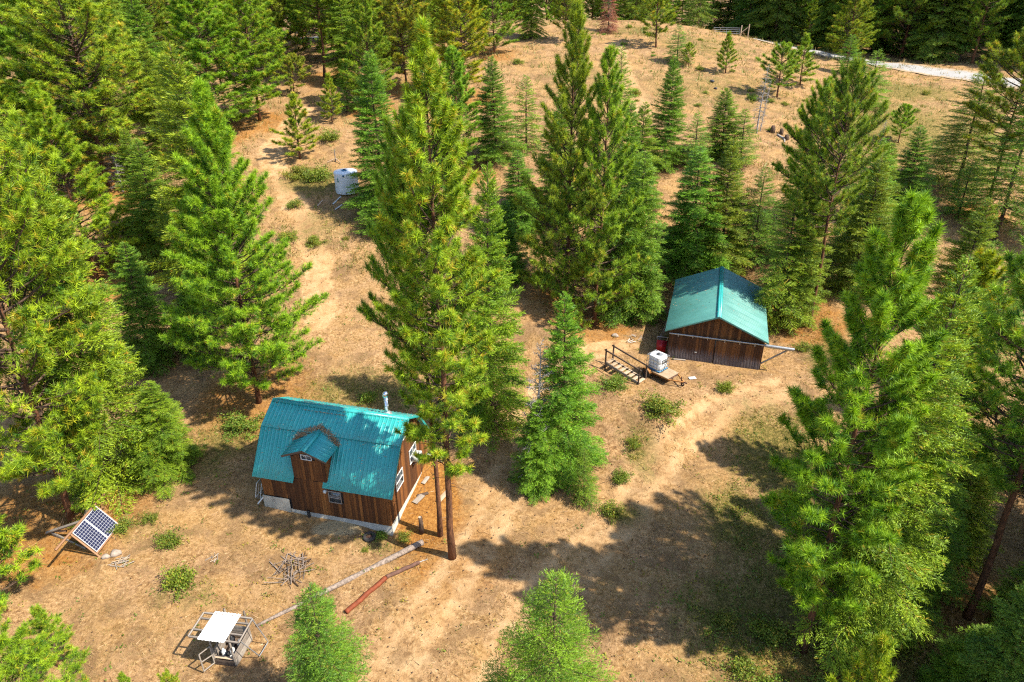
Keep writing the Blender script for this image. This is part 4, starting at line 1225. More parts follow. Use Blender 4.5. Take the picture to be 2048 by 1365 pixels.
# --- water tank on the slope
wt = thing('water_tank', 'pale blue-white round plastic water tank on the slope', 'water tank', (-16.9, 69.2, tz(-16.9, 69.2) - .1), .3)
TR, TH = 1.18, 2.05
v, q = [], []
n = 48
prof = [(TR, 0)] + [(TR + (.02 if i % 2 else -.012), TH * (i + .5) / 10) for i in range(10)] + [(TR, TH), (TR * .96, TH + .06), (TR * .5, TH + .16), (.26, TH + .20), (0.0, TH + .20)]
lathe('body', M['poly'], wt, prof, 48)
lathe('lid', M['blue'], wt, [(.27, TH + .19), (.27, TH + .27), (.22, TH + .30), (0, TH + .30)], 24, Matrix.Translation((-.12, -.30, -.03)))
lathe('lid_cap', M['dark'], wt, [(.13, 0), (.13, .06), (0, .07)], 16, Matrix.Translation((-.10, -.28, TH + .27)))
lathe('fitting', M['blue'], wt, [(.10, 0), (.10, .05), (0, .05)], 12, Matrix.Translation((-.35, -1.16, TH - .16)) @ Matrix.Rotation(R(90), 4, 'X'))
lathe('fitting', M['dark'], wt, [(.07, 0), (.07, .08), (0, .08)], 12, Matrix.Translation((-.25, -1.17, .16)) @ Matrix.Rotation(R(90), 4, 'X'))
M['fade_green'] = plain_mat('fade_green', (.10, .28, .22), .6, 0, .2, 5)
# faded green print on the tank side, a shallow curved patch
def tank_mark(pts):
    vv = []
    for lift in (.022, .028):
        for a, z in pts: vv.append(((TR + lift) * math.cos(a), (TR + lift) * math.sin(a), z))
    k = len(pts)
    f3 = [(0, i, i + 1) for i in range(1, k - 1)] + [(k, k + i + 1, k + i) for i in range(1, k - 1)]
    f4 = [(i, k + i, k + (i + 1) % k, (i + 1) % k) for i in range(k)]
    obj('printed_mark', mesh_np('printed_mark', vv, [f3, f4], M['fade_green']), wt)
a0 = R(-138)
tank_mark([(a0 - .09, 1.45), (a0 + .09, 1.45), (a0, 1.72)])
tank_mark([(a0 - .11, 1.28), (a0 + .11, 1.28), (a0, 1.47)])
tank_mark([(a0 - .02, 1.15), (a0 + .02, 1.15), (a0 + .02, 1.30), (a0 - .02, 1.30)])
for lab, p0, p1 in (('white plastic pipe running out from the foot of the water tank', (-17.3, 67.9), (-17.9, 66.6)),
                    ('short white pipe lying farther downhill of the water tank', (-16.9, 66.3), (-17.4, 65.4)),
                    ('pale board lying left of the water tank', (-19.0, 67.2), (-19.3, 66.1))):
    tag(beam('pipe' if 'pipe' in lab else 'board', M['white'] if 'pipe' in lab else M['wood_pale'], None, G(*p0, .08), G(*p1, .06), .11, .09), lab, 'pipe' if 'pipe' in lab else 'board')
tp = thing('hydrant', 'slender pipe standpipe with spread feet uphill of the water tank', 'standpipe', G(-19.3, 75.2))
beam('upright', M['wood_grey'], tp, (0, 0, -.1), (0, 0, 1.35), .09, .09)
for a in (200, 320, 80): beam('foot', M['wood_pale'], tp, (0, 0, .35), (.9 * math.cos(R(a)), .9 * math.sin(R(a)), .02), .07, .06)

# --- solar array
SO = Vector((-22.2, 26.98, .28)); SXv = Vector((.06, 1.0, 0)).normalized()
solar = thing('solar_array', 'pair of solar panels tilted on a wooden ground frame', 'solar panels', (-22.25, 27.0, 0), 0)
O0 = Vector((0, 0, .34))                       # lower near corner, local
ux = Vector((.055, 1.0, 0)).normalized()       # along the lower edge
uy = Vector((-.82, .36, 1.15)); uy = (uy - ux * uy.dot(ux)).normalized()
un = ux.cross(uy) * -1
if un.z < 0: un = -un
PW, PL = 1.03, 1.62
for k in range(2):
    p = bpy.data.objects.new('solar_panel', None); link(p, solar)
    m = Matrix((ux, uy, un)).transposed().to_4x4(); m.translation = O0 + ux * (k * (PW + .03)); p.matrix_basis = m
    box('back_sheet', M['panel_back'], p, (.02, .02, -.018), (PW - .02, PL - .02, .0))
    for a in ((0, 0, PW, .02), (0, PL - .02, PW, PL), (0, .02, .02, PL - .02), (PW - .02, .02, PW, PL - .02)):
        box('frame', M['white'], p, (a[0], a[1], -.03), (a[2], a[3], .012))
    cw, ch = (PW - .07) / 6, (PL - .07) / 10
    for i in range(6):
        for j in range(10):
            box('cell', M['cell'], p, (.035 + i * cw + .006, .035 + j * ch + .006, .001), (.035 + (i + 1) * cw - .006, .035 + (j + 1) * ch - .006, .004))
W2 = 2 * PW + .03
def sp_(a, b, c=0.0): return O0 + ux * a + uy * b + un * c
beam('top_rail', M['wood_rust'], solar, sp_(-1.25, PL + .06, -.06), sp_(W2 + 1.2, PL + .06, -.06), .10, .09)
beam('bottom_rail', M['wood_rust'], solar, sp_(-.05, -.06, -.07), sp_(W2 + .05, -.06, -.07), .09, .09)
for a in (-.06, W2 + .06): beam('side_rail', M['wood_rust'], solar, sp_(a, -.5, -.08), sp_(a, PL + .02, -.08), .07, .09)
beam('back_leg', M['wood_grey'], solar, sp_(.95, PL + .02, -.16), Vector((-3.85, 1.75, .04)), .10, .13)
beam('back_leg', M['wood_rust'], solar, Vector((-2.35, 1.35, .55)), Vector((-3.7, 1.85, .05)), .08, .12)
beam('ground_beam', M['wood_grey'], solar, Vector((-3.45, 1.65, .08)), Vector((-.9, .45, .10)), .08, .20)
beam('tail_board', M['wood_grey'], solar, sp_(1.35, PL - .05, -.16), Vector((-2.55, 4.0, .30)), .28, .04)
beam('back_leg', M['wood_rust'], solar, sp_(1.75, PL - .1, -.16), Vector((-1.7, 3.9, .02)), .08, .08)

# --- small well hut with lattice roof
HA = math.atan2(-.14, .99)
hut = thing('well_hut', 'tiny grey plank hut with white ribbed roof sheet on an open frame', 'hut', (-13.44, 20.52, tz(-13, 21) - .02), HA)
hr_ = random.Random(2)
HWd, HDp = .96, 1.42
for (x, y) in ((0, 0), (HWd, 0), (0, HDp), (HWd, HDp)): beam('post', M['wood_grey'], hut, (x, y, -.1), (x, y, 1.95), .07, .07)
box('floor', M['wood_dark'], hut, (.03, .03, .05), (HWd - .03, HDp - .03, .12))
for i in range(4):
    z = .04 + i * .20
    box('plank', M['wood_grey'], hut, (HWd + .04, -.03, z), (HWd + .065, HDp + .03, z + .185))
    box('plank', M['wood_grey'], hut, (-.065, -.03, z), (-.04, HDp + .03, z + .185))
    box('plank', M['wood_grey'], hut, (-.03, HDp + .04, z), (HWd + .03, HDp + .065, z + .185))
for i in range(2): box('plank', M['wood_dark'], hut, (.0, -.065, .04 + i * .19), (HWd, -.04, .04 + i * .19 + .175))
box('sill', M['wood_pale'], hut, (.04, -.02, .44), (HWd - .04, .10, .49))
RZ = 1.98
FU0, FU1, FV0, FV1 = -.78, 1.58, -.22, 1.06
for x in (FU0, FU1): beam('roof_beam', M['wood_grey'], hut, (x, FV0, RZ), (x, FV1, RZ), .06, .08)
for y in (FV0, FV0 + .38, FV1 - .30, FV1): beam('roof_beam', M['wood_grey'], hut, (FU0 + .03, y, RZ + .005), (FU1 - .03, y, RZ + .005), .06, .09)
box('fascia', M['wood_dark'], hut, (-.02, -.10, 1.76), (HWd + .02, -.06, 1.93))
m_ = 0
sheet('roof_sheet', M['white_sheet'], hut, (-.26, -.36, RZ + .07), (1, 0, 0), (0, 1, -.02), 1.26, 1.54, 0, w=.92, pitch=.115)
# open door with wire screen at the front left
dr_ = bpy.data.objects.new('door', None); link(dr_, hut, Matrix.Translation((.0, -.05, .15)) @ Matrix.Rotation(R(-118), 4, 'Z'))
for a, b in (((.03, 0, 0), (.03, 0, 1.15)), ((.55, 0, 0), (.55, 0, 1.15)), ((.03, 0, .03), (.55, 0, .03)), ((.03, 0, 1.12), (.55, 0, 1.12)), ((.03, 0, .55), (.55, 0, .62))):
    beam('door_frame', M['wood_grey'], dr_, a, b, .05, .04)
# clutter standing in the hut
for i, (x, y, hgt, r_, mt) in enumerate(((.25, .35, .5, .10, 'white'), (.45, .30, .42, .08, 'dark'), (.62, .45, .55, .11, 'white'), (.75, .9, .5, .13, 'galv'), (.35, .95, .6, .12, 'dark'), (.68, .2, .3, .09, 'white'))):
    c = lathe('canister', M[mt], None, [(r_, 0), (r_, hgt * .75), (r_ * .4, hgt * .88), (r_ * .4, hgt), (0, hgt)], 12)
    c.location = hut.matrix_basis @ Vector((x, y, .14))
    tag(c, ('white canister beside the sill inside the plank hut', 'small dark canister inside the plank hut doorway', 'tall white canister in the middle of the plank hut', 'grey metal canister at the back right of the plank hut', 'dark drum at the back left of the plank hut', 'short white canister by the front corner of the plank hut')[i], 'canister')
hm = Matrix.Translation(hut.location) @ Matrix.Rotation(HA, 4, 'Z')
# screen frame leaning from the roof edge to the ground
sf = thing('screen_frame', 'light square wire frame leaning from the hut roof to the ground', 'frame', hm @ Vector((1.6, .3, 0)), 0)
iv = lambda p: Vector(p) - sf.location
T1, T2 = hm @ Vector((1.60, 1.0, 2.0)), hm @ Vector((1.56, -.12, 2.0))
B1, B2 = Vector((-11.42, 21.62, .05)), Vector((-11.58, 20.86, .05))
B1 = B1 + (B1 - T1) * 0; 
for a, b in ((T1, B1), (B1, B2), (B2, T2), (T2, T1)): beam('bar', M['galv'], sf, iv(a), iv(b), .035, .035)
# boardwalk of short planks
bwk = thing('boardwalk', 'line of short pale boards leading to the hut door', 'boardwalk', hm @ Vector((.55, -.2, 0)), HA + R(-8))
for i in range(9): box('plank', M['wood_pale'], bwk, (-.24 + orng.uniform(-.03, .03), -.05 - i * .25 - .2, .01), (.22 + orng.uniform(-.03, .03), -.05 - i * .25, .06))

# --- logs, pipes and scrap on the yard
def log(name, lab, cat, pts, rad, mat):
    pts = np.array([[p[0], p[1], tz(p[0], p[1]) + r_ * .75] for p, r_ in zip(pts, rad)])
    k = 24; s = np.linspace(0, 1, len(pts)); q = np.linspace(0, 1, k)
    P = np.stack([np.interp(q, s, pts[:, i]) for i in range(3)], -1)
    P[:, 2] += .012 * np.sin(q * 17); P[:, 0] += .015 * np.sin(q * 11)
    o = tube(name, M[mat], None, P, np.interp(q, s, rad) * (1 + .06 * np.sin(q * 40)), 9)
    return tag(o, lab, cat)
log('fallen_log', 'long grey fallen log lying from the cabin corner to the hut', 'log', [(-4.96, 28.19), (-9.68, 24.36), (-12.3, 22.6)], [.17, .13, .07], 'log_grey')
log('rusty_pipe', 'rust-red metal pipe half lying beside the long log', 'pipe', [(-6.53, 25.42), (-8.15, 23.35)], [.13, .13], 'rust')
log('dark_pipe', 'dark brown pipe end to end with the rust-red one', 'pipe', [(-4.98, 26.68), (-6.5, 25.50)], [.11, .11], 'rust_dark')
log('branch', 'thin pale stick at the end of the dark pipe', 'stick', [(-4.55, 26.95), (-5.05, 26.72)], [.025, .04], 'bark_grey')
st = tube('stump_post', M['bark_dark'], None, [(-5.11, 29.0, -.2), (-5.10, 29.0, .5), (-5.13, 29.02, .95)], [.15, .12, .11], 10); tag(st, 'short dark cut stump standing beside the cabin wall', 'stump')
lathe('cut_face', M['wood_pale'], st, [(.10, .0), (0, .004)], 10, Matrix.Translation((-5.13, 29.02, .953)))
tyre = thing('tyre', 'old black tyre lying in front of the cabin wall', 'tyre', G(-7.95, 28.45, .10), 0)
lathe('tyre_ring', M['rubber'], tyre, [(.20, -.09), (.32, -.11), (.37, -.06), (.37, .06), (.32, .11), (.20, .09), (.19, 0), (.20, -.09)], 28)
lathe('hub', M['rust_dark'], tyre, [(.19, -.03), (.10, .02), (0, .02)], 20)
for i, (lab, x, y, a, l_, w_, mt) in enumerate((
        ('grey board lying flat beside the cabin gable', -5.55, 31.4, 60, .8, .35, 'wood_grey'), ('weathered board across the flat one at the gable', -5.35, 31.8, 25, .7, .2, 'wood_dark'),
        ('pale plank on the needles behind the two bare trunks', -4.1, 31.7, 62, 1.2, .30, 'wood_pale'), ('pale lumber piece at the rear corner of the cabin', -4.9, 34.8, -15, 1.1, .16, 'white'),
        ('second pale lumber piece at the rear cabin corner', -4.75, 34.5, -30, .9, .12, 'wood_pale'), ('greyed plank near the middle of the gable wall', -5.3, 33.0, 70, .7, .25, 'wood_grey'),
        ('white scrap board lying before the shed', 13.0, 42.2, 10, .5, .3, 'white'), ('grey plank at the left front corner of the shed', 12.6, 44.9, -10, 1.0, .14, 'wood_grey'),
        ('bleached board under the trees at the shed path', 5.9, 51.2, 5, 1.6, .2, 'wood_pale'))):
    a = R(a); d = Vector((math.cos(a), math.sin(a), 0)) * l_ / 2
    tag(beam('board', M[mt], None, G(x, y, .05) - d, G(x, y, .05) + d, .05, w_, xdir=(0, 0, 1)), lab, 'board')

def rock(lab, x, y, r_, mat='rock', seed=0):
    rr = np.random.RandomState(seed)
    u = np.linspace(0, PI, 7); v_ = np.linspace(0, 2 * PI, 10, endpoint=False)
    vv = []
    for a in u:
        for b in v_:
            k = 1 + .22 * math.sin(3 * b + seed) * math.sin(a) + rr.normal(0, .06) * math.sin(a)
            vv.append((r_ * k * math.sin(a) * math.cos(b), r_ * .8 * k * math.sin(a) * math.sin(b), r_ * .62 * math.cos(a)))
    f = [(i * 10 + j, (i + 1) * 10 + j, (i + 1) * 10 + (j + 1) % 10, i * 10 + (j + 1) % 10) for i in range(6) for j in range(10)]
    o = obj('rock', mesh_np('rock', vv, [f], M[mat], False)); o.location = G(x, y, r_ * .3); return tag(o, lab, 'rock')
rock('larger grey rock below the solar panels', -21.35, 27.1, .30, seed=1)
rock('smaller grey rock touching the solar panel corner', -21.75, 26.85, .22, seed=2)
rock('pale boulder glimpsed between right foreground trees', 27.0, 37.5, .7, seed=3)
rock('pale stone on the grass left of the shed', 8.3, 48.7, .28, seed=4)
rock('dark charred stone on the hillside', 27.2, 98.5, .35, 'dark', 5)
rock('small dark stone near the charred one on the hill', 27.0, 95.6, .25, 'dark', 6)

def stick_pile(name, lab, x, y, n, rad, ln, mats, hz=.25, seed=0):
    rr = random.Random(seed)
    t = thing(name, lab, 'stick pile', G(x, y))
    for i in range(n):
        a = rr.uniform(0, 2 * PI); d = rad * rr.random() ** .5
        c = Vector((d * math.cos(a), d * math.sin(a), .03 + hz * rr.random() * (1 - d / rad)))
        b = rr.uniform(0, 2 * PI); l_ = rr.uniform(.4, 1) * ln; e = Vector((math.cos(b), math.sin(b), rr.uniform(-.12, .18))) * l_ / 2
        w_ = rr.uniform(.018, .045)
        beam('stick', M[rr.choice(mats)], t, c - e, c + e, w_, w_)
    return t
stick_pile('brush_pile', 'heap of dry grey brush on the bare yard', -11.8, 26.1, 60, 1.05, 1.2, ['bark_dark', 'log_grey', 'log_grey'], .30, 1)
stick_pile('kindling_pile', 'small heap of bleached sticks below the solar panels', -20.75, 26.45, 16, .4, .8, ['wood_pale', 'wood_grey', 'wood_grey'], .15, 2)
stick_pile('scrap_pile', 'scatter of pale scrap wood on the grass left of the shed', 9.8, 48.4, 14, .75, .7, ['wood_pale', 'wood_grey', 'white'], .12, 3)
stick_pile('scrap_pile', 'few pale sticks on the yard beside the long bush', -16.0, 26.9, 9, .35, .5, ['wood_pale', 'wood_grey'], .1, 4)

# frames leaning at the left end of the cabin
fr = thing('window_frame_stack', 'pale old window frames leaning on the shaded left end of the cabin', 'frame', at_cabin(LX - .1, .2, .55), R(A_C))
for i in range(3):
    x0 = -.15 - .16 * i
    for a, b in (((x0 - .25, .0, .0), (x0, .05, 1.1)), ((x0 - .25, .8, .0), (x0, .85, 1.1)), ((x0 - .25, 0, .02), (x0 - .25, .8, .02)), ((x0, .05, 1.1), (x0, .85, 1.1))):
        beam('bar', M['white' if i != 1 else 'wood_grey'], fr, a, b, .04, .04)
tag(beam('board', M['white'], None, at_cabin(LX - .35, -.3, .62), at_cabin(LX - .02, .05, 1.05), .07, .07), 'short white post leaning at the cabin front left corner', 'post')

# --- stairs on the bank beside the shed
stx = thing('garden_stairs', 'short wooden steps with dark handrails on both sides beside the trailer', 'stairs', (6.95, 43.55, 0), math.atan2(-2.05, 2.1))
L_ = 2.95; top_z, bot_z = 2.62, 2.12
stp = lambda s: top_z + (bot_z - top_z) * s
for i in range(8):
    s = i / 7; x = s * (L_ - .2)
    box('tread', M['wood_pale'], stx, (x, -.05, stp(s) - .02), (x + .27, .66, stp(s) + .03))
for y in (-.07, .68): beam('stringer', M['wood_grey'], stx, (0, y, stp(0) - .10), (L_, y, stp(1) - .10), .04, .2, xdir=(0, 1, 0))
for y in (-.14, .76):
    for s in (0.0, 1.0):
        beam('post', M['wood_dark'], stx, (s * L_, y, stp(s) - .7), (s * L_, y, stp(s) + 1.12), .09, .09)
    for dz in (1.02,): beam('hand_rail', M['wood_dark'], stx, (-.15, y, stp(0) + dz), (L_ + .18, y, stp(1) + dz), .07, .09)

# --- flat trailer with water tote
TRA = math.atan2(40.82 - 43.3, 11.98 - 9.75)
trl = thing('utility_trailer', 'rusty flat trailer parked at the foot of the shed', 'trailer', G(9.95, 43.25), TRA)
# local x runs from the tail towards the hitch
box('deck', M['wood_pale'], trl, (.1, -.62, .50), (2.25, .62, .56))
for y in (-.6, .6): beam('side_rail', M['orange'], trl, (0.05, y, .46), (2.3, y, .46), .07, .10)
for x in (.1, 1.1, 2.25): beam('cross_member', M['rust_dark'], trl, (x, -.56, .44), (x, .56, .44), .06, .07)
for s_ in (-1, 1): beam('tongue', M['orange'], trl, (2.25, s_ * .55, .44), (3.15, 0, .42), .07, .09)
beam('hitch', M['rust_dark'], trl, (3.1, 0, .42), (3.40, 0, .44), .08, .08)
beam('jack_stand', M['rust_dark'], trl, (2.85, .1, .70), (2.9, .1, .0), .06, .06)
lathe('jack_wheel', M['rubber'], trl, [(.06, -.03), (.13, -.03), (.13, .03), (.06, .03)], 14, Matrix.Translation((3.0, .12, .13)) @ Matrix.Rotation(R(90), 4, 'X'))
for s_ in (-1, 1):
    wh = bpy.data.objects.new('wheel', None); link(wh, trl, Matrix.Translation((.45, s_ * .78, .33)) @ Matrix.Rotation(R(90), 4, 'X'))
    lathe('tyre_ring', M['rubber'], wh, [(.19, -.09), (.30, -.10), (.34, -.06), (.34, .06), (.30, .10), (.19, .09), (.19, -.09)], 24)
    lathe('rim', M['rust_dark'], wh, [(.19, -.05), (.12, .03), (0, .03)], 18); lathe('rim', M['rust_dark'], wh, [(.19, .05), (.12, -.01), (0, -.01)], 18)
    ang = np.linspace(R(15), R(165), 7)
    vv = []
    for rr_ in (.40, .415):
        for a in ang:
            for y in (-.14, .14): vv.append((.45 + rr_ * math.cos(a), s_ * .78 + y, .33 + rr_ * math.sin(a)))
    k = 14; f = []
    for i in range(6):
        a = i * 2
        f += [(a, a + 1, a + 3, a + 2), (k + a, k + a + 2, k + a + 3, k + a + 1), (a, a + 2, k + a + 2, k + a), (a + 1, k + a + 1, k + a + 3, a + 3)]
    f += [(0, k, k + 1, 1), (12, 13, k + 13, k + 12)]
    obj('fender', mesh_np('fender', vv, [f], M['orange']), trl)
TM = Matrix.Translation(trl.location) @ Matrix.Rotation(TRA, 4, 'Z')
tote = thing('water_tote', 'white square plastic water tote in a metal cage on the trailer', 'water tote', TM @ Vector((.80, 0, .565)), TRA)
box('pallet', M['blue'], tote, (-.58, -.50, .0), (.58, .50, .10))
v, f = [], []
bx_ = .55; by_ = .47
rings = [(.11, .93), (.16, 1.0), (.55, 1.0), (.58, .97), (.62, 1.0), (1.02, 1.0), (1.10, .95), (1.12, .85)]
corner = [(1, .72), (.72, 1), (-.72, 1), (-1, .72), (-1, -.72), (-.72, -1), (.72, -1), (1, -.72)]
for z, k in rings:
    for cx, cy in corner: v.append((bx_ * k * cx, by_ * k * cy, z))
for i in range(len(rings) - 1):
    for j in range(8): f.append((i * 8 + j, i * 8 + (j + 1) % 8, (i + 1) * 8 + (j + 1) % 8, (i + 1) * 8 + j))
tb = mesh_np('tank', v, [f, [(7 * 8, 7 * 8 + 1, 7 * 8 + 2, 7 * 8 + 3), (7 * 8, 7 * 8 + 3, 7 * 8 + 4, 7 * 8 + 7), (7 * 8 + 4, 7 * 8 + 5, 7 * 8 + 6, 7 * 8 + 7)]], M['tote_plastic'])
obj('tank', tb, tote)
lathe('cap', M['dark'], tote, [(.11, 0), (.11, .05), (0, .05)], 18, Matrix.Translation((0, 0, 1.12)))
box('label_plate', M['dark'], tote, (.568, -.28, .62), (.574, .22, .92)); box('label_print', M['galv'], tote, (.5745, -.22, .70), (.578, .02, .86))
box('top_plate', M['galv'], tote, (-.22, -.20, 1.118), (.30, .26, 1.124))
for z in (.30, .55, .82, 1.08):
    for s_ in (-1, 1):
        beam('cage_bar', M['galv'], tote, (-.59, s_ * .50, z), (.59, s_ * .50, z), .018, .018)
        beam('cage_bar', M['galv'], tote, (s_ * .585, -.495, z), (s_ * .585, .495, z), .018, .018)
for q in (-.59, -.3, 0, .3, .59):
    for s_ in (-1, 1): beam('cage_bar', M['galv'], tote, (q, s_ * .515, .1), (q, s_ * .515, 1.10), .018, .018)
for q in (-.25, 0, .25):
    for s_ in (-1, 1): beam('cage_bar', M['galv'], tote, (s_ * .60, q, .1), (s_ * .60, q, 1.10), .018, .018)
for y in (-.3, .3): beam('cage_bar', M['galv'], tote, (-.59, y, 1.135), (.59, y, 1.135), .03, .015)
beam('hose', M['dark'], tote, (.62, .3, 1.0), (.72, -.3, .05), .03, .03)

# --- red wheelbarrow against the shed's left wall
SM = Matrix.Translation(shed.location) @ Matrix.Rotation(R(A_S), 4, 'Z')
wb = thing('wheelbarrow', 'red wheelbarrow tipped up against the left corner of the shed', 'wheelbarrow', SM @ Vector((-.55, .55, .02)), R(A_S))
v = [(-.33, -.22, .10), (.33, -.22, .10), (.40, .30, .95), (-.40, .30, .95), (-.22, .12, .22), (.22, .12, .22), (.26, .36, .80), (-.26, .36, .80)]
obj('tub', mesh_np('tub', v, [[(0, 1, 2, 3), (7, 6, 5, 4), (0, 4, 5, 1), (1, 5, 6, 2), (2, 6, 7, 3), (3, 7, 4, 0)]], M['red']), wb)
for s_ in (-1, 1): beam('handle', M['galv'], wb, (s_ * .20, .38, .12), (s_ * .42, .34, 1.25), .04, .04)
lathe('wheel', M['rubber'], wb, [(.08, -.04), (.18, -.05), (.18, .05), (.08, .04)], 18, Matrix.Translation((0, .35, .16)) @ Matrix.Rotation(R(90), 4, 'Y'))
beam('brace', M['galv'], wb, (-.42, .34, 1.22), (.42, .34, 1.22), .03, .03)
lum = thing('lumber_stack', 'stack of old boards leaning on the shaded left wall of the shed', 'lumber', SM @ Vector((-.2, 2.2, 0)), R(A_S))
for i in range(9):
    y = i * .16; beam('board', M[orng.choice(['wood_grey', 'wood_dark', 'galv'])], lum, (-orng.uniform(.5, .9), y - orng.uniform(.2, .9), .02), (-.06 - .02 * i, y, orng.uniform(1.5, 2.2)), .03, orng.uniform(.08, .16))

# --- stumps, snags, gate up the hill
for i, (lab, x, y, hgt, r_) in enumerate((('black burnt stump left of the group on the hillside', 30.8, 83.0, .75, .26), ('burnt stump in the middle of the hillside group', 31.75, 82.7, .6, .22), ('lowest burnt stump with a pale root beside it', 31.9, 81.2, .55, .25))):
    o = tube('burnt_stump', M['bark_dark'], None, [(x, y, tz(x, y) - .2), (x + .05, y, tz(x, y) + hgt * .6), (x + .02, y, tz(x, y) + hgt)], [r_ * 1.4, r_, r_ * .75], 9); tag(o, lab, 'stump')
log('pale_root', 'pale weathered root between the burnt stumps', 'root', [(31.2, 82.3), (31.7, 81.3), (31.5, 80.4)], [.10, .12, .06], 'bark_grey')
plant(LIB['dead'][0], 'dead', 28.95, 82.9, 7.6, 1.0, .1, 'leafless grey snag on the hillside above the burnt stumps', None)
plant(LIB['dead'][0], 'dead', 29.5, 83.4, 5.8, .35, .3, 'thin dark leaning snag next to the leafless grey one', None)
plant(LIB['dead'][0], 'dead', 43.2, 81.5, 3.6, .45, .0, 'tiny bare snag in the right meadow', None)
plant(LIB['dead'][0], 'dead', -39.9, 69.0, 5.0, 2.0, .0, 'tangle of dead limbs low on the broad left pine', None)
gt = thing('field_gate', 'long low metal gate with white end post at the hill crest', 'gate', (40.0, 131.5, tz(40, 131.5)), R(-14))
for z in (.35, .65, .95, 1.25): beam('rail', M['galv'], gt, (-4.4, 0, z), (0, 0, z), .05, .05)
for x in (-4.4, -2.2, 0): beam('upright', M['galv'], gt, (x, 0, .2), (x, 0, 1.3), .05, .05)
for x, hh in ((.25, 1.7), (1.5, 1.9)): beam('post', M['wood_pale'], gt, (x, 0, -.3), (x, 0, hh), .18, .18)
beam('brace', M['wood_pale'], gt, (.3, 0, .5), (1.45, 0, 1.5), .12, .10)

# ---------------------------------------------------------------- shrubs
def make_shrub(seed, leaves=900, flat=.62, leaf=.085):
    """a rounded shrub about one metre in radius"""
    rng = np.random.RandomState(seed)
    nst = 26
    az = rng.uniform(0, 2 * PI, nst); el = rng.uniform(.25, 1.45, nst); ln = rng.uniform(.45, 1.2, nst)
    tipp = np.stack([np.cos(az) * np.cos(el) * ln, np.sin(az) * np.cos(el) * ln, np.sin(el) * ln * flat * 1.25], -1)
    mid = tipp * .5 + [0, 0, .08]
    v1, q1 = many_tubes(np.stack([tipp * 0, mid, tipp], 1), np.tile(np.array([[.018, .012, .005]]), (nst, 1)), 3)
    st = mesh_np('stems', v1, [q1], M['bark_dark'])
    k = rng.randint(0, nst, leaves); s = rng.uniform(.3, 1.05, leaves) ** .6
    c = tipp[k] * s[:, None] + rng.normal(0, .12, (leaves, 3)) * [1, 1, .7]
    c[:, 2] = np.maximum(c[:, 2], .02)
    d = unit(rng.normal(size=(leaves, 3)) + [0, 0, .6])
    tn = np.zeros((leaves, 4)); tn[:, 3] = 1
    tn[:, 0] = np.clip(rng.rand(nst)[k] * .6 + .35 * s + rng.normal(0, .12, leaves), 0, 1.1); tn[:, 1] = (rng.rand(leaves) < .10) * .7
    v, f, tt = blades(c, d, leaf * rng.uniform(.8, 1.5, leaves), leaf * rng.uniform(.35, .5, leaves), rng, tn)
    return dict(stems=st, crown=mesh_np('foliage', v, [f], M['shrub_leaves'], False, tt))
SHRUB = [make_shrub(1, 3000, .62, .065), make_shrub(2, 2200, .5, .07), make_shrub(3, 1300, .55, .07)]
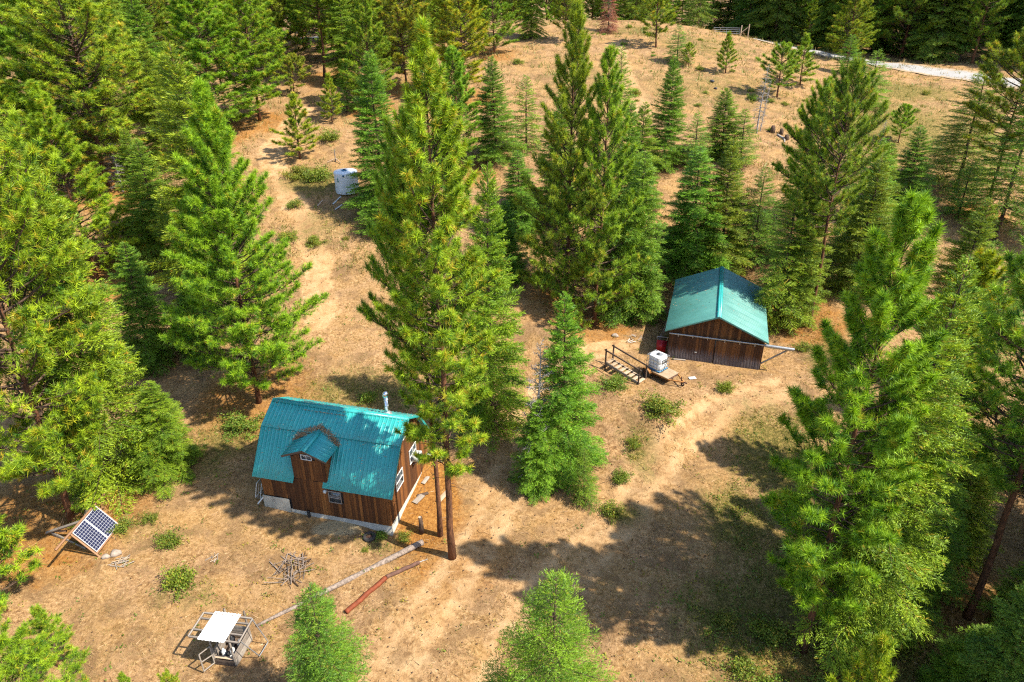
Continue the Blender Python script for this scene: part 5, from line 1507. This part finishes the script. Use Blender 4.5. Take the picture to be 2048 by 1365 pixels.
SH = [(7.26, 40.94, 1.06, 0, 'dense green bush below the wooden steps'), (9.78, 37.86, 1.26, 0, 'largest green bush on the bank below the trailer'),
      (14.96, 40.7, .7, 0, 'small lone bush in front of the shed doors'), (-17.11, 24.98, 1.02, 1, 'wide green bush on the bare yard between panels and hut'),
      (-18.23, 59.66, .92, 0, 'round bush alone on the slope below the water tank'), (-20.98, 80.36, 1.27, 1, 'low bush uphill of the water tank'),
      (-21.49, 65.88, .89, 2, 'bush on the bank left of the water tank'), (-22.44, 71.91, 1.48, 0, 'dark bush at the foot of the young pine above the tank'),
      (-20.14, 71.15, 1.57, 1, 'widest bush touching the water tank'), (.79, 105.18, .86, 0, 'round bush on the upper clearing near the forest'),
      (16.04, 93.65, .91, 0, 'bush on the hillside right of the great central pine'), (6.78, 32.98, .68, 1, 'yellow-green bush at the foot of the bank'),
      (7.98, 35.95, .71, 2, 'loose bush halfway up the bank'), (5.69, 30.27, .87, 2, 'sparse low bush at the fork of the drive'),
      (-18.8, 27.93, .71, 1, 'yellowing bush right of the solar panels'), (-20.66, 29.6, .57, 2, 'small bush behind the solar panels'),
      (-21.87, 28.9, .7, 1, 'bush growing over the lower edge of the solar panels'), (-18.18, 37.49, 1.34, 0, 'dark leafy bush in shade at the left end of the cabin'),
      (-7.39, 28.60, .56, 2, 'bright weeds beside the old tyre'), (-6.0, 28.7, .51, 2, 'bright weeds at the cabin corner near the stump'),
      (31.22, 92.94, .91, 1, 'bush beside the grey snag on the hill shoulder'), (33.21, 92.01, .64, 1, 'smaller bush under the leaning young pine'),
      (35.06, 91.63, .64, 2, 'bush right of the leaning young pine'), (22.0, 122.94, .66, 1, 'right of two bushes on the hill crest'),
      (19.5, 124.97, .58, 1, 'left of two bushes on the hill crest'), (26.44, 102.67, .7, 2, 'bush below the small conical fir on the hill'),
      (56.13, 97.61, .68, 1, 'bush in the meadow just below the gravel road'), (22.0, 53.4, .85, 2, 'yellowish bush at the rear right of the shed'),
      (22.63, 46.24, .85, 2, 'bush beside the long track beam of the shed'), (-15.5, 60.35, .46, 2, 'tiny bush right of the round slope bush'),
      (-8.0, 27.47, .27, 2, 'small weed in front of the tyre'), (-20.81, 60.26, 1.02, 1, 'bush beside the big cabin pine on the slope'),
      (10.26, 20.17, .9, 2, 'leafy green plant at the bottom edge by the foreground pine'), (12.2, 21.9, 1.0, 1, 'leafy green plant at the foot of the foreground pine'),
      (15.6, 20.0, .91, 1, 'shaded plant at the foot of the pale foreground fir'), (10.28, 22.66, .72, 2, 'low green plant in the shade left of the foreground pine'),
      (9.2, 18.8, .8, 2, 'spreading leafy plant cut by the bottom edge'), (11.3, 18.9, .9, 1, 'leafy plant below the foreground pine at the bottom edge'), (13.6, 19.3, .8, 2, 'low leafy plant between foreground pine and pine tip'), (17.6, 21.3, .9, 2, 'shaded leafy plant right of the foreground fir'), (19.3, 22.6, .8, 1, 'dark leafy plant near the right edge pine trunk'), (15.9, 23.6, .85, 2, 'shaded low plant behind the foreground fir'), (-10.2, 40.2, .8, 2, 'low green plant in the shade behind the cabin roof'),
      (-24.5, 29.2, .5, 2, 'weeds between the left pine and the solar frame'), (12.6, 61.5, .9, 2, 'bush in the shade left of the shed rear'),
      (48.5, 88.0, .8, 1, 'bush in the middle of the right meadow'), (52.0, 91.5, .6, 2, 'small bush below the road in the right meadow'),
      (19.8, 86.5, .55, 1, 'lone bush beside the compact fir on the hillside'), (23.5, 90.2, .6, 2, 'small bush on the bare hillside middle')]
srg = random.Random(4)
for (x, y, r_, vi, lab) in SH:
    r_ *= 1.3
    t = thing('bush', lab, 'bush', (x, y, tz(x, y) - .03), 0)
    m = Matrix.Rotation(srg.uniform(0, 6.28), 4, 'Z') @ Matrix.Diagonal((r_ * srg.uniform(.9, 1.15), r_ * srg.uniform(.85, 1.1), r_ * srg.uniform(.75, 1.0), 1))
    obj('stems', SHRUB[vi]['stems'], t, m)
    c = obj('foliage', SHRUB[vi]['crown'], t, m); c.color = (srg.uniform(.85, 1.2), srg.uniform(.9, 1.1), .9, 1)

for k in range(40):
    x, y = srg.uniform(11, 44), srg.uniform(82, 121)
    r_ = srg.uniform(.3, .75); t = thing('shrub_clump', 'small ragged shrub clump on the bare hillside grass', 'shrub', (x, y, tz(x, y) - .03), 0, 'small shrub clumps on the bare hillside')
    m = Matrix.Rotation(srg.uniform(0, 6.28), 4, 'Z') @ Matrix.Diagonal((r_, r_ * srg.uniform(.7, 1.2), r_ * srg.uniform(.5, .9), 1))
    c = obj('foliage', SHRUB[k % 3]['crown'], t, m); c.color = (srg.uniform(.9, 1.5), srg.uniform(.9, 1.15), 1.2, 1)

# ---------------------------------------------------------------- grass, ground cover, cones
def scatter(n, xr, yr, seed, near=True):
    rng = np.random.RandomState(seed)
    y = yr[0] + (yr[1] - yr[0]) * rng.rand(n) ** 1.25
    x = rng.uniform(-1, 1, n) * (.78 * (y * .883 + 14) + 1)
    return rng, x, y
def blocked(x, y):
    b = np.zeros(len(x), bool)
    for cx, cy, a, x0, x1, y0, y1 in ((-6.77, 28.87, R(A_C), LX, 0, 0, LY), (11.83, 45.4, R(A_S), 0, SW, 0, SL_), (-13.44, 20.52, HA, 0, 1, 0, 1.4)):
        dx, dy = x - cx, y - cy
        u = dx * math.cos(a) + dy * math.sin(a); v_ = -dx * math.sin(a) + dy * math.cos(a)
        b |= (u > x0 - .05) & (u < x1 + .05) & (v_ > y0 - .05) & (v_ < y1 + .05)
    return b
def tuft_field(name, n, yr, seed, blades_n, hgt, wid, spread, dens, greenness, label, cat, far=1.0):
    rng, x, y = scatter(n, None, yr, seed)
    d, g, l, s = masks(x, y)
    pn = .5 + .5 * np.sin(x * .9 + 1.7 * np.sin(y * .6)) * np.sin(y * .8 + 1.3 * np.sin(x * .5 + 2))
    keep = (rng.rand(n) < dens(d, g, l, s, pn)) & ~blocked(x, y)
    x, y, g, l, pn = x[keep], y[keep], g[keep], l[keep], pn[keep]
    m_ = len(x); B = blades_n
    bi = np.repeat(np.arange(m_), B)
    sc = rng.uniform(.6, 1.3, m_) * (1 + .012 * np.maximum(y - 30, 0) * far)
    px = x[bi] + rng.normal(0, spread, m_ * B) * sc[bi]; py = y[bi] + rng.normal(0, spread, m_ * B) * sc[bi]
    base = np.stack([px, py, terrain(px, py) - .03], -1)
    dr = unit(np.stack([rng.normal(0, .55, m_ * B), rng.normal(0, .55, m_ * B), np.full(m_ * B, 1.0)], -1))
    tn = np.zeros((m_ * B, 4)); tn[:, 3] = 1
    tn[:, 0] = np.clip(rng.rand(m_)[bi] * .8 + rng.normal(0, .15, m_ * B), 0, 1.1)
    gr = greenness(g, l, pn, rng.rand(m_)); tn[:, 1] = np.clip(gr[bi] + rng.normal(0, .08, m_ * B), 0, 1)
    v, f, tt = blades(base, dr, hgt * sc[bi] * rng.uniform(.6, 1.3, m_ * B), wid * sc[bi], rng, tn)
    o = obj(name, mesh_np(name, v, [f], M['grass'], False, tt))
    return tag(o, label, cat, kind='stuff')
tuft_field('dry_grass', 80000, (13, 75), 71, 5, .17, .013, .08, lambda d, g, l, s, p: np.clip(.35 + .5 * p - .75 * d - .5 * l - s, .03, 1),
           lambda g, l, p, r: np.clip(1.5 * g - .25 + .5 * (r > .9), 0, 1), 'short dry straw-coloured grass over the open ground', 'grass')
tuft_field('green_grass', 34000, (13, 60), 72, 6, .36, .015, .12, lambda d, g, l, s, p: np.clip((g - .30) * 1.4, 0, .9) * (d < .6),
           lambda g, l, p, r: np.clip(.35 + .5 * g + .2 * r, 0, 1), 'taller green grass in the shaded patches', 'grass')
tuft_field('hill_grass', 16000, (55, 135), 73, 7, .42, .034, .20, lambda d, g, l, s, p: np.clip(.25 + .6 * p - .8 * d - .3 * l, .02, 1),
           lambda g, l, p, r: np.clip(.9 * g + .6 * (r > .5), 0, .9), 'tufts of dry and greening grass over the hillside', 'grass', .3)

# low leafy ground cover
rng, x, y = scatter(38000, None, (13, 72), 81)
d, g, l, s = masks(x, y)
pn = .5 + .5 * np.sin(x * 1.6 + 2.1 * np.sin(y * .9)) * np.sin(y * 1.4 + 1.6 * np.sin(x * 1.1 + 1))
keep = (rng.rand(len(x)) < np.clip(g * 1.2 - .25, 0, 1) * (pn > .45) + .05 * (pn > .3)) & ~blocked(x, y) & (d < .55)
x, y = x[keep], y[keep]; m_ = len(x); B = 7; bi = np.repeat(np.arange(m_), B)
px, py = x[bi] + rng.normal(0, .12, m_ * B), y[bi] + rng.normal(0, .12, m_ * B)
base = np.stack([px, py, terrain(px, py) + rng.uniform(.0, .14, m_ * B)], -1)
tn = np.zeros((m_ * B, 4)); tn[:, 3] = 1; tn[:, 0] = np.clip(rng.rand(m_)[bi] * .7 + rng.normal(.1, .12, m_ * B), 0, 1); tn[:, 1] = (rng.rand(m_)[bi] < .35) * .6
v, f, tt = blades(base, unit(rng.normal(size=(m_ * B, 3)) + [0, 0, .5]), rng.uniform(.08, .15, m_ * B), rng.uniform(.03, .05, m_ * B), rng, tn)
tag(obj('ground_cover', mesh_np('ground_cover', v, [f], M['shrub_leaves'], False, tt)), 'low leafy green ground cover in the shaded patches', 'ground cover', kind='stuff')

# fallen cones, twigs and bark on the bare ground
rng, x, y = scatter(5200, None, (13, 62), 91)
keep = ~blocked(x, y) & (rng.rand(len(x)) < .30 + .6 * np.exp(-(((x + 2) / 7) ** 2 + ((y - 27) / 7) ** 2))); x, y = x[keep], y[keep]; m_ = len(x)
octv = np.array([(1, 0, 0), (-1, 0, 0), (0, .7, 0), (0, -.7, 0), (0, 0, .7), (0, 0, -.7)], float)
octf = np.array([(0, 2, 4), (2, 1, 4), (1, 3, 4), (3, 0, 4), (2, 0, 5), (1, 2, 5), (3, 1, 5), (0, 3, 5)])
a = rng.uniform(0, 6.28, m_); sz_ = rng.uniform(.030, .065, m_)
ca, sa = np.cos(a), np.sin(a)
vv = octv[None] * sz_[:, None, None]
vx = vv[..., 0] * ca[:, None] - vv[..., 1] * sa[:, None] + x[:, None]; vy = vv[..., 0] * sa[:, None] + vv[..., 1] * ca[:, None] + y[:, None]
vz = vv[..., 2] + (terrain(x, y) + sz_ * .4)[:, None]
f = (octf[None] + 6 * np.arange(m_)[:, None, None]).reshape(-1, 3)
tag(obj('pine_cones', mesh_np('pine_cones', np.stack([vx, vy, vz], -1).reshape(-1, 3), [f], M['bark_dark'])), 'dark pine cones scattered over the bare ground and drive', 'pine cones', kind='stuff')
rng, x, y = scatter(9000, None, (13, 66), 92)
keep = ~blocked(x, y); x, y = x[keep], y[keep]; m_ = len(x)
a = rng.uniform(0, 6.28, m_); base = np.stack([x, y, terrain(x, y) + .02], -1)
dr = np.stack([np.cos(a), np.sin(a), rng.uniform(-.02, .1, m_)], -1)
tn = np.stack([rng.rand(m_), (rng.rand(m_) < .5) * rng.rand(m_), np.zeros(m_), np.ones(m_)], -1)
v, f, tt = blades(base, dr, rng.uniform(.12, .55, m_), rng.uniform(.010, .022, m_), rng, tn)
tag(obj('fallen_twigs', mesh_np('fallen_twigs', v, [f], M['litter'], False, tt)), 'fallen twigs and bark strips over the ground', 'twigs', kind='stuff')
